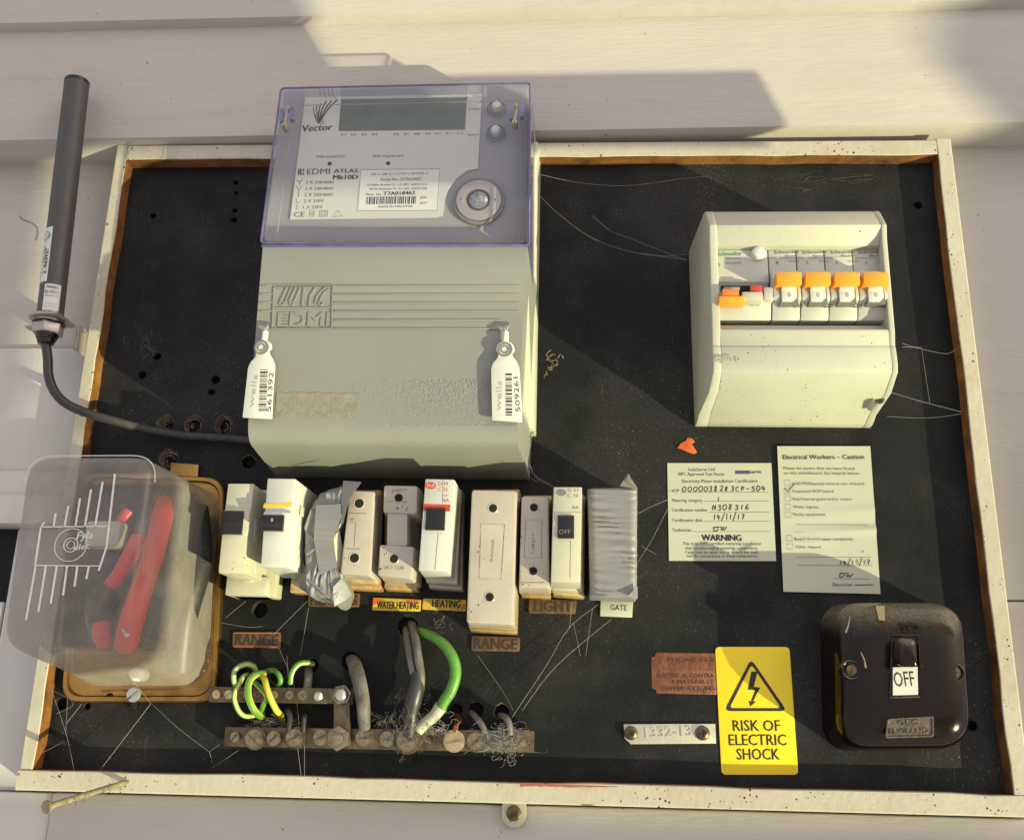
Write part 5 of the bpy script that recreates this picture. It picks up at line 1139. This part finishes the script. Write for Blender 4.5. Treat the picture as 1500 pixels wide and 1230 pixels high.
def hand(mb, s, a, b, cap, d, wpx=1.0, seed=1):
    rr = random.Random(seed); step = (b[0] - a[0]) / len(s); k_ = 0
    for i, ch in enumerate(s):
        ox = a[0] + step * i + rr.uniform(-.1, .1) * step; oy = a[1] + (b[1] - a[1]) * i / len(s) + rr.uniform(-.06, .06) * cap; wd = step * .72; hh = cap * rr.uniform(.9, 1.08)
        for ln in HW[ch]:
            pts = [(ox + (x + y * .12) * wd + rr.uniform(-.03, .03) * wd, oy - y * hh) for x, y in ln]
            if len(pts) > 2: pts = [(p[0], p[1]) for p in spline([(x, y, 0) for x, y in pts], 3)]
            k_ += 1; stroke(mb, pts, wpx, d, .12 + .003 * k_)
# certificate
ce = thing('certificate_label', 'square cream meter certificate with handwriting and the word WARNING', 'certificate', (*at(1055, 821, 0), 0))
q = [(980, 821), (1137, 821.5), (1130, 678), (977.5, 678)]
def paper_sheet(q, d0, nx, nz, amp, name, ms, par, wav=None):
    Q = pq(q, d0); G = []; rr = random.Random(len(name) + nx)
    for j in range(nz + 1):
        row = []
        for i in range(nx + 1):
            u, v = i / nx, j / nz; a = Vector(Q[0]).lerp(Vector(Q[1]), u); b = Vector(Q[3]).lerp(Vector(Q[2]), u); p = a.lerp(b, v)
            row.append((p.x, p.y, d0 + (wav(u, v) if wav else 0)))
        G.append(row)
    W1 = nx + 1; V = [p for r_ in G for p in r_]; n0 = len(V); V += [(x, z, d - .3) for x, z, d in V]
    F = [(j * W1 + i, j * W1 + i + 1, (j + 1) * W1 + i + 1, (j + 1) * W1 + i) for j in range(nz) for i in range(nx)]; F += [tuple(n0 + k for k in f) for f in F]
    rim = list(range(nx + 1)) + [j * W1 + nx for j in range(1, nz + 1)] + [nz * W1 + i for i in range(nx - 1, -1, -1)] + [j * W1 for j in range(nz - 1, 0, -1)]
    F += [(rim[i], rim[(i + 1) % len(rim)], n0 + rim[(i + 1) % len(rim)], n0 + rim[i]) for i in range(len(rim))]
    m = MB(); m.add(V, F); return obj(name, m, ms, par, smooth=80)
PC = paper_sheet(q, .6, 6, 6, 0, 'paper', 'paper', ce)
T = MB(); D = .6
text(T, 'IndeServe Ltd', (1009, 690), (1047, 689.5), 4.5, D, .02); text(T, 'EIPC Approved Test House', (994, 696.5), (1061, 696.5), 4.5, D, .015); text(T, 'Electricity Meter Installation Certification', (999, 707), (1110, 706.5), 4.6, D, .03)
for s, y, x in (('ICP', 721, 995), ('Metering category', 735, 1029), ('Certification number', 749, 1037), ('Certification date', 764, 1029), ('Technician', 778.5, 1013)): text(T, s, (984.5, y), (x, y), 4.4, D, .015)
for x0, y, x1 in ((997, 721, 1125), (1031, 734, 1127), (1038, 750, 1128), (1029, 763.5, 1128), (1015, 778.5, 1129)): stroke(T, [(x0, y), (x1, y - .3)], .4, D)
for s, y, a, b in (('This is an EIPC certified metering installation', 798, 1000, 1115), ('that contains sealed metering components.', 804.5, 1004, 1111), ('Care must be taken not to disturb the seals', 810.5, 1004, 1111), ('nor the connections to these components.', 816, 1006, 1110)): text(T, s, (a, y), (b, y), 4, D, .012)
obj('form_print', T, 'ink_soft', PC)
T = MB(); text(T, 'WARNING', (1028, 791.5), (1086, 792), 8.2, D, .045); obj('warning_word', T, 'ink', PC)
T = MB(); hand(T, '0000038283CP-5D4', (1000, 719.5), (1124, 718.5), 7, D, 1.15, 3); hand(T, '1', (1050, 733.5), (1056, 733.5), 7, D, 1, 2); hand(T, 'N308316', (1043, 747), (1100, 746), 7.5, D, 1.15, 5)
hand(T, '14/11/17', (1045, 761.5), (1092, 760.5), 8, D, 1.1, 7); hand(T, 'DW', (1045, 777.5), (1066, 776.5), 6, D, 1.1, 9); stroke(T, [(1043, 773), (1052, 771.5), (1062, 772)], 1, D)
obj('handwriting', T, 'ink', PC)
T = MB(); a = pq([(1077, 694), (1098, 694), (1098, 689), (1077, 689)], D); T.prism(a, D, D + .12); obj('logo_bar', T, 'logo_blue', PC); T = MB(); text(T, 'serve', (1098, 693.5), (1115, 693), 5, D, .03); obj('logo_word', T, 'logo_blue', PC)
T = MB(); stroke(T, [(1088, 688), (1098, 684.5), (1108, 686)], 1.6, D); obj('logo_swoosh', T, 'logo_yellow', PC)
# caution paper
ca = thing('caution_paper', 'tall cream Electrical Workers Caution sheet with one ticked box and creases', 'caution sheet', (*at(1218, 870, 0), 0))
q = [(1147, 866.5), (1289, 870), (1274, 654), (1138, 654)]
def wav(u, v):
    return 1.1 * math.exp(-((v - .52 - .04 * u) / .03) ** 2) * max(0, u - .3) + 1.4 * math.exp(-((v - .395 - .03 * u) / .025) ** 2) * u - .5 * math.exp(-((v - .46) / .03) ** 2) * u + .9 * math.exp(-((v - .33) / .02) ** 2) * max(0, 1 - abs(u - .3) * 3) + 1.2
PA = paper_sheet(q, .6, 14, 60, 0, 'paper', 'paper', ca, wav)
T = MB(); D = 2.0
text(T, 'Electrical Workers – Caution', (1147, 672.5), (1266, 672), 6, D, .015); obj('heading', T, 'ink', PA)
T = MB()
text(T, 'Please be aware that we have found', (1148, 687.5), (1252, 688), 3.8, D, .0); text(T, 'on this switchboard, the hazards below.', (1148.5, 694.5), (1260, 695), 3.8, D, .0)
for s, y, x1, x0, by in (('LIVE/TPS/Exposed wires at rear of board', 710, 1266, 1161, 703), ('Suspected ACM board', 721, 1221, 1161, 715), ('Resi/Internal guard and/or covers', 732.5, 1248, 1162, 726), ('Water ingress', 744, 1199, 1162, 738), ('Faulty equipment', 755, 1209, 1162.5, 749.5), ("Board doesn't open completely", 791, 1250, 1164, 784), ('Other Hazard', 802.5, 1202, 1165, 796)):
    text(T, s, (x0, y), (x1, y + .2), 3.6, D, .0); stroke(T, [(x0 - 12, by + 8), (x0 - 3.5, by + 8), (x0 - 4, by), (x0 - 12.3, by)], .45, D, closed=True)
for x0, x1, y in ((1166, 1273, 768), (1165, 1272, 779.5), (1168, 1277, 815.5), (1168, 1277, 827.5), (1220, 1275, 847)): stroke(T, [(x0, y), (x1, y + .6)], .4, D)
text(T, 'Electrician', (1220, 858), (1249, 858), 4.2, D, .0)
obj('form_print', T, 'ink_soft', PA)
T = MB(); stroke(T, [(1150.5, 715), (1154, 721), (1158, 715), (1164, 708.5)], 1.1, D); stroke(T, [(1252, 856.5), (1279, 856)], 1.1, D); hand(T, '14/11/17.', (1230, 826.5), (1282, 826), 7, D, 1.1, 8); hand(T, 'DW', (1230, 845), (1251, 844.5), 6, D, 1.1, 4); stroke(T, [(1230, 839.5), (1244, 839)], .9, D); stroke(T, [(1263, 809), (1265, 806)], .8, D)
obj('handwriting', T, 'ink', PA)
# orange scrap of old sticker
m = MB(); o = pq([(992, 656), (997, 649), (1005, 645), (1007, 640.5), (1014, 642), (1018, 647), (1013, 650), (1017, 655), (1021, 662), (1016, 665), (1006, 661), (999, 658)], .8)
m.prism(o, 0, .8, .15); o = obj('sticker_scrap', m, 'orange_smear'); o['label'] = 'torn orange scrap of old sticker above the square certificate'; o['category'] = 'sticker scrap'

# ================================================================ earth and neutral bars
eb = thing('earth_bar', 'short upper metal terminal bar with a row of small screws', 'terminal bar', (*at(400, 1030, 0), 0))
def bar(par, q, d, ms='metal'):
    m = MB(); m.prism(pq(q, d), 3, d, .5); return obj('bar', m, ms, par)
bar(eb, [(305, 1028), (512, 1031), (514, 1008), (307, 1005)], 13)
for i, x in enumerate((317, 335, 355.5, 377, 401, 424, 443)):
    slot_screw('screw', (2.6, 2.7, 2.4, 2.4, 2.4, 2.6, 2.9)[i], 1.6, eb, (*at(x, 1016.5 + i * .2, 14), 13), (2.2, .6, 1.7, .3, 2.0, 2.4, 2.3)[i], 'gold' if i < 2 or i == 4 else 'screw_metal')
m = MB(); X, Z = at(466, 1019, 14); m.lathe(X, Z, [(2.9, 12), (2.9, 14.6), (1.6, 15.6)], 20); obj('stud', m, 'bright_metal', eb)
def hexnut(par, x, y, r, d0, h, ms='screw_metal', dome=True, a=.2):
    X, Z = at(x, y, d0 + h); m = MB(); o = [(X + r * math.cos(a + k * math.pi / 3), Z + r * math.sin(a + k * math.pi / 3)) for k in range(6)]; m.prism(o, d0, d0 + h, .5)
    n_ = obj('hex_nut', m, ms, par); m = MB()
    if dome: m.lathe(X, Z, [(r * .72, d0 + h), (r * .68, d0 + h + 1.5), (r * .45, d0 + h + 3.2), (r * .15, d0 + h + 3.8)], 24)
    else: m.lathe(X, Z, [(r * .44, d0 + h - .2), (r * .44, d0 + h + 3), (r * .34, d0 + h + 3.4)], 20)
    obj('stud_end', m, 'bright_metal' if dome else ms, n_)
hexnut(eb, 500, 1017, 6.4, 14, 3.2)
nb = thing('neutral_bar', 'long lower metal terminal bar, dusty, with large slotted screws', 'terminal bar', (*at(560, 1098, 0), 0))
bar(nb, [(327, 1093), (782, 1102), (783, 1070), (330, 1064)], 12)
m = MB(); m.prism(pq([(488, 1092), (514, 1093), (512, 1024), (489, 1023)], 15.5), 13.1, 15.5, .4); obj('link_strap', m, 'metal', nb)
hexnut(nb, 495, 1081, 7.6, 15.5, 3.0, dome=False, a=.5)
for x, y, r, h, an_ in ((343.5, 1079, 3.4, 2.4, .9), (373, 1081, 6.2, 3.6, 2.4), (401, 1081, 5.0, 3.2, .9), (432, 1080, 6.0, 3.8, .55), (470, 1080, 5.4, 2.4, .4), (533, 1080, 5.6, 3.4, 0), (567, 1082, 5.2, 2.8, 2.9), (597, 1084, 7.4, 4, .4), (665, 1085, 6.0, 3.4, .2), (697, 1085, 6.0, 3.2, .8), (762, 1084, 3.8, 2.6, 1.2)):
    X, Z = at(x, y, 14); 
    if r > 5.5:
        m = MB(); m.cyl(X, Z, r * 1.12, 12.01, 13.2, 24, .3); obj('washer', m, 'gold' if x == 665 else 'metal', nb)
    slot_screw('screw', r * .88, h, nb, (X, Z, 13.2 if r > 5.5 else 12.02), an_, 'gold' if x in (665,) else 'screw_metal')
m = MB(); X, Z = at(630, 1081, 12); m.cyl(X, Z, 1.9, 12, 12.15, 14); obj('bar_hole', m, 'void', nb)

# ================================================================ wires
WG = 'short green and yellow earth wires on the upper bar'
vwires('earth_wire', 'mint green wire loop at the far left of the upper bar, lying flat', 'wire', [(375, 985, 3), (372, 976, 9), (362, 972, 13), (350, 976, 13), (343, 984, 12), (343, 998, 10), (346, 1006, 9)], 1.8, ['green_dk', 'gy_pale'], WG)
vwires('earth_wire', 'green wire loop curling under the bar, leftmost of the front loops', 'wire', [(362, 988, 2), (356, 991, 14), (351, 1000, 19), (343, 1018, 21), (347, 1036, 19), (356, 1047, 16), (368, 1048, 10), (385, 1045, 1)], 1.6, ['green', 'gy_pale'], WG)
vwires('earth_wire', 'thick yellow and green wire arching over the bar, second loop from left', 'wire', [(388, 986, 3), (382, 986, 16), (371, 990, 22), (364, 1002, 24), (364, 1020, 24), (370, 1036, 21), (378, 1046, 15), (386, 1052, 2)], 2.1, ['gy_yellow', 'green'], WG)
vwires('earth_wire', 'green wire half hidden behind the third yellow loop', 'wire', [(366, 992, 6), (374, 1000, 14), (391, 1020, 17), (386, 1032, 15), (382, 1042, 8)], 1.6, ['green', 'gy_pale'], WG)
vwires('earth_wire', 'yellow wire slanting down to the right in front of the bar', 'wire', [(380, 990, 6), (387, 994, 19), (391, 1008, 23), (397, 1024, 22), (405, 1040, 17), (411, 1046, 10), (414, 1056, 1)], [1.8, 2, 2, 2, 2, 1.9, 1.8], ['gy_yellow', 'green'], WG)
vwires('earth_wire', 'bright green wire curl at the right of the wire cluster, behind the bar', 'wire', [(388, 984, 2), (398, 981, 8), (407, 986, 12), (411, 996, 12), (408, 1004, 9)], 1.7, ['green', 'green_dk'], WG)
vwires('earth_wire', 'single pale yellow hooked wire between the cluster and the large grey cable', 'wire', [(458, 972, 1), (448, 970, 9), (438, 972, 13), (430, 980, 14), (426, 990, 14), (425, 1000, 11)], 1.7, ['gy_pale', 'green'], WG)
# green stripes along the yellow wires
vwires('grey_cable', 'thick dusty grey cable bending out of the panel onto the lower bar', 'cable', [(515, 966, -6), (519, 972, 6), (523, 985, 16), (528, 1005, 20), (532, 1030, 21), (533, 1050, 19), (534, 1066, 16)], [4.0, 4.5, 4.7, 4.5, 4.3, 4.0, 3.6], 'dusty_wire')
vwires('black_wire', 'black looped wire under the left loops, left of its twin', 'wire', [(414, 1048, 1), (420, 1040, 10), (425, 1050, 15), (422, 1072, 16)], 1.6, 'black_wire', 'two thin black wires above the lower bar')
vwires('black_wire', 'straight thin black wire just left of the link strap, right twin', 'wire', [(446, 1042, 1), (446, 1050, 13), (445, 1060, 15), (444, 1072, 15)], 1.5, 'black_wire', 'two thin black wires above the lower bar')
bt = thing('twin_cable', 'pair of dusty grey cables bound with black tape running down to the lower bar', 'cable', P3(600, 1080, 10))
wires('cable_core', [(595, 920, -6), (596, 930, 8), (599, 950, 16), (603, 975, 20), (606, 992, 22), (603, 1010, 22)], [2.3, 2.5, 2.5, 2.3, 2.1, 2.3], 'dusty_wire', bt)
wires('cable_core', [(602, 912, -6), (606, 922, 9), (610, 945, 18), (614, 970, 22), (617, 990, 23), (616, 1010, 22)], [2.4, 2.6, 2.7, 2.6, 2.4, 2.4], 'dusty_wire', bt)
wires('tape_binding', [(611, 985, 21), (610, 1005, 22), (605, 1025, 21), (602, 1042, 19), (600, 1062, 17), (599, 1078, 15)], [3.8, 5.2, 5.6, 4.8, 4.4, 3.6], 'black_wire', bt)
gc = thing('green_cable', 'bright green cable curving in an arc from the panel hole to the lower bar', 'cable', P3(640, 1040, 14))
wires('insulation', [(604, 924, -5), (618, 926, 9), (636, 933, 17), (653, 947, 21), (665, 968, 23), (667, 990, 23), (660, 1012, 22), (651, 1026, 21), (645, 1038, 20)], [2.8, 3.0, 3.2, 3.4, 3.5, 3.5, 3.6, 3.6, 3.4], 'green', gc)
wires('dirty_end', [(646, 1034, 20), (636, 1048, 18), (624, 1058, 17), (612, 1070, 16)], [4.2, 3.6, 3.6, 3.4], 'mcb_cream', gc)
for k in range(6):
    rr = random.Random(k); wires('loose_strand', [(664 + rr.uniform(-3, 3), 1050 + rr.uniform(-6, 2), 4 + 2 * k % 7), (671 + k * 1.5 - 4, 1056 + rr.uniform(-3, 3), 14), (662 + rr.uniform(-3, 5), 1072, 14)], .45, 'copper_wire', gc, 6) if False else None
cw = thing('bare_copper_wire', 'frayed bare copper strands going under the golden screw', 'wire', P3(665, 1070, 13))
for k in range(5):
    rr = random.Random(k + 3); wires('strand', [(672 - k, 1045, -2), (676 - k * 2.2 + rr.uniform(-2, 2), 1055 + k, 10), (668 + rr.uniform(-3, 3), 1063 + k, 14), (663 + k * 1.2, 1076, 14)], .5, 'copper_wire', cw, 6)
vwires('grey_wire', 'dusty wire slanting to the screw right of the golden screw', 'wire', [(690, 1044, -2), (697, 1050, 10), (706, 1062, 15), (711, 1074, 15)], 1.9, 'dusty_wire', 'dusty wires at the right of the lower bar')
vwires('grey_wire', 'pale dusty bent wire at the right end of the lower bar', 'wire', [(733, 1048, -2), (740, 1050, 12), (746, 1060, 15), (747, 1076, 14)], 2.0, 'dusty_wire', 'dusty wires at the right of the lower bar')
vwires('earth_cable', 'stub of dull brown wire behind the pale hooked wire', 'wire', [(452, 980, -3), (452, 990, 5), (451, 1000, 7), (450, 1008, 7)], 2.6, 'dusty_wire')

# ================================================================ nail, cobwebs and fluff
nl = thing('nail', 'long bent rusty nail sticking out of the lower left frame', 'nail', P3(186, 1145, 12))
a = Vector(P3(187, 1144, 11)); b = Vector(P3(70, 1181, 62))
m = MB(); m.tube([tuple(a.lerp(b, t)) for t in (0, .25, .5, .75, 1)], [1.4, 1.7, 1.8, 1.8, 1.9], 10); obj('shank', m, 'nail', nl)
m = MB(); dv = (b - a).normalized(); m.tube([tuple(b), tuple(b + dv * 1.2)], 3.8, 16); obj('head', m, 'nail', nl)
m = MB(); rr = random.Random(11)
for k in range(16):
    t = rr.uniform(.0, 1); p = a.lerp(b, t); pts = [tuple(p + Vector((rr.uniform(-3, 3), rr.uniform(-4, 2), rr.uniform(-3, 3)))) for _ in range(4)]; m.tube(spline(pts, 4), .13, 4)
obj('clinging_web', m, 'fluff', nl, kind='stuff')
def web(label, strands, r=.1, group='thin cobweb strands across the panel'):
    m = MB()
    for s in strands:
        P = spline([P3(x, y, d) for x, y, d in s], 5) if len(s) > 2 else [P3(*q) for q in s]
        m.tube(P, min(r, .12) * .8, 4)
    o = obj('cobweb', m, 'web'); o['label'] = label; o['category'] = 'cobweb'; o['group'] = group; return o
web('long cobweb line sagging from the meter to the left side of the breaker enclosure', [[(788, 284, 40), (820, 315, 38), (870, 350, 36), (930, 370, 34), (1006, 380, 30)], [(868, 315, 6), (892, 337, 14), (930, 352, 20), (1006, 382, 30)], [(893, 337, 14), (868, 318, 4)], [(940, 371, 34), (975, 375, 32), (1008, 372, 26)]])
web('faint cobweb line just below the top frame strip, right of the meter', [[(788, 255, 30), (850, 268, 20), (920, 272, 12), (1000, 262, 8), (1040, 258, 8)]], .12)
web('cobweb line between the enclosure side and the right frame, upper one', [[(1322, 503, 20), (1345, 510, 12), (1385, 518, 9), (1399, 512, 12)], [(1322, 508, 22), (1350, 509, 12)]], .2)
web('taut cobweb line from the enclosure corner to the right frame, lower one', [[(1300, 573, 36), (1350, 588, 24), (1408, 603, 12)], [(1300, 610, 8), (1360, 612, 6), (1408, 606, 12)], [(1350, 510, 12), (1362, 590, 22)]], .18)
web('branching cobweb in the lower left corner of the panel', [[(73, 1003, 6), (97, 1075, 6), (109, 1130, 10)], [(99, 1022, 3), (96, 1076, 6)], [(120, 1030, 4), (98, 1058, 5)], [(95, 1085, 6), (60, 1103, 3)], [(80, 1012, 3), (108, 1030, 3), (82, 1045, 3)]], .17)
web('two long cobweb lines fanning down from the brass plate edge', [[(221, 1030, 6), (146, 1128, 11)], [(222, 1030, 6), (260, 1065, 8), (307, 1101, 6)], [(307, 1101, 6), (311, 1116, 2)], [(307, 1100, 6), (322, 1090, 10)], [(311, 1124, 2), (350, 1098, 8)], [(190, 990, 40), (221, 1030, 6)]], .17)
web('vertical cobweb pair hanging from the lower bar to the bottom frame', [[(436, 1095, 14), (441, 1135, 12)], [(446, 1090, 13), (446, 1136, 12)], [(420, 960, 3), (424, 1020, 14)]], .14)
web('cobweb strands spreading from the lower bar up to the GATE label', [[(750, 1050, 12), (800, 975, 8), (833, 920, 4), (876, 885, 3)], [(765, 1040, 10), (815, 975, 6), (895, 907, 3)], [(840, 912, 4), (846, 940, 2), (850, 960, 1)], [(868, 890, 3), (858, 960, 1)], [(834, 920, 4), (838, 880, 10)], [(700, 960, 1), (735, 1010, 2), (752, 1040, 8)]], .15)
web('cobweb threads right of the smooth taped breaker', [[(935, 752, 40), (962, 738, 10), (1010, 720, 2)], [(935, 822, 40), (955, 790, 10), (978, 745, 2)], [(940, 800, 4), (962, 812, 1)]], .13)
web('small cobweb between the meter foot and the taped breaker', [[(777, 690, 20), (790, 703, 14), (812, 713, 8)], [(776, 680, 20), (785, 697, 14), (806, 710, 8)], [(765, 694, 18), (790, 706, 10)]], .13)
web('web threads left of the left RANGE label', [[(330, 905, 6), (360, 880, 10)], [(325, 912, 4), (362, 918, 3), (385, 917, 2)], [(400, 930, 2), (450, 880, 6)], [(409, 950, 2), (432, 1010, 6), (440, 1095, 14)], [(440, 960, 1), (452, 890, 4)]], .12)
def fluff(label, cx, cy, w_, h_, n, seed, d=(12, 22), r=.13, ms='fluff'):
    rr = random.Random(seed); m = MB()
    for k in range(n):
        x, y = cx + rr.gauss(0, w_ / 2.2), cy + rr.gauss(0, h_ / 2.2); dd_ = rr.uniform(*d); pts = [P3(x, y, dd_)]
        for _ in range(4):
            x += rr.uniform(-w_ * .3, w_ * .3); y += rr.uniform(-h_ * .3, h_ * .3); pts.append(P3(x, y, max(d[0] * .6, dd_ + rr.uniform(-3, 3))))
        m.tube(spline(pts, 3), r * rr.uniform(.5, 1.2), 4)
    o = obj('web_fluff', m, ms, kind='stuff'); o['label'] = label; o['category'] = 'web fluff'; return o
fluff('matted grey web fluff over the right end of the lower bar', 732, 1082, 34, 20, 150, 1, (13, 17), .09, 'web')
fluff('hanging curl of web fluff below the lower bar end', 750, 1108, 16, 14, 16, 2, (6, 12), .12, 'web')
fluff('web fluff wrapped round the foot of the twin cable', 598, 1066, 24, 40, 80, 3, (15, 25), .09)
fluff('dark fluff behind the wires above the lower bar', 395, 1060, 44, 12, 60, 4, (6, 12), .12)
fluff('web fluff on the green cable end', 632, 1062, 26, 22, 50, 5, (15, 22), .11, 'web')
fluff('dark fluff between the grey cable and twin cable', 562, 1060, 26, 16, 50, 6, (8, 14), .12)
fluff('wisp of web on the black panel right of the twin cable', 655, 912, 22, 24, 12, 7, (1, 2), .1)
fluff('pale dust smudge on the panel left of the meter', 205, 500, 22, 26, 14, 8, (.4, 1), .09)
fluff('web wisps at the upper right of the panel', 1180, 262, 110, 16, 7, 9, (.4, 1.2), .06, 'fluff')
fluff('chips of pale debris on the panel right of the meter', 815, 528, 24, 24, 8, 10, (.5, 1.5), .22, 'hole_wood')

# ================================================================ unseen blockers, added and cut to shape the shade on the wall
def shade(px, depth, dist):           # point dist metres back along the light from board-frame photo point
    p = w(P3(px[0], px[1], depth)); return p - LDIR.normalized() * dist
pf = bpy.data.objects.new('light_blockers', None); COL.objects.link(pf); pf.location = shade((1200, 600), 0, 1.5); OFF['light_blockers'] = pf.location.copy()
pf['label'] = 'added unseen light blockers outside the right edge, cut to shade the wall'; pf['category'] = 'light blocker'
def timber(nm, pts, dist, dd_=0, th=.02):  # one added blocker, its outline thrown back along the light
    P = [shade(p, dd_, dist) for p in pts]; n = len(P); L = LDIR.normalized() * th
    bm = bmesh.new(); o0 = pf.location; V = [bm.verts.new(p - o0) for p in P] + [bm.verts.new(p - o0 - L) for p in P]
    bm.faces.new(V[:n]); bm.faces.new(V[n:][::-1])
    for i in range(n): bm.faces.new((V[i], V[(i + 1) % n], V[(i + 1) % n + n], V[i + n]))
    bmesh.ops.recalc_face_normals(bm, faces=bm.faces); me = bpy.data.meshes.new(nm); bm.to_mesh(me); bm.free()
    o = bpy.data.objects.new(nm, me); me.materials.append(M['wall_white']); COL.objects.link(o); o.parent = pf
timber('upper_blocker', [(1153, 222), (1153, 185), (1090, 100), (480, 110), (410, 14), (410, 222), (790, 222)], .57, 18)
timber('left_blocker', [(398, -2), (470, 98), (470, 225), (163, 225), (126, 530), (66, 960), (-900, 960), (-900, -300), (190, -300)], 1.95, 18)
timber('right_blocker', [(1240, -400), (1240, 60), (1410, 200), (1560, 1300), (2300, 1300), (2300, -400)], 3.2, 0)
timber('bottom_blocker', [(-700, 1172), (700, 1172), (772, 1176), (780, 1205), (2300, 1220), (2300, 1900), (-700, 1900)], 1.9, 0)
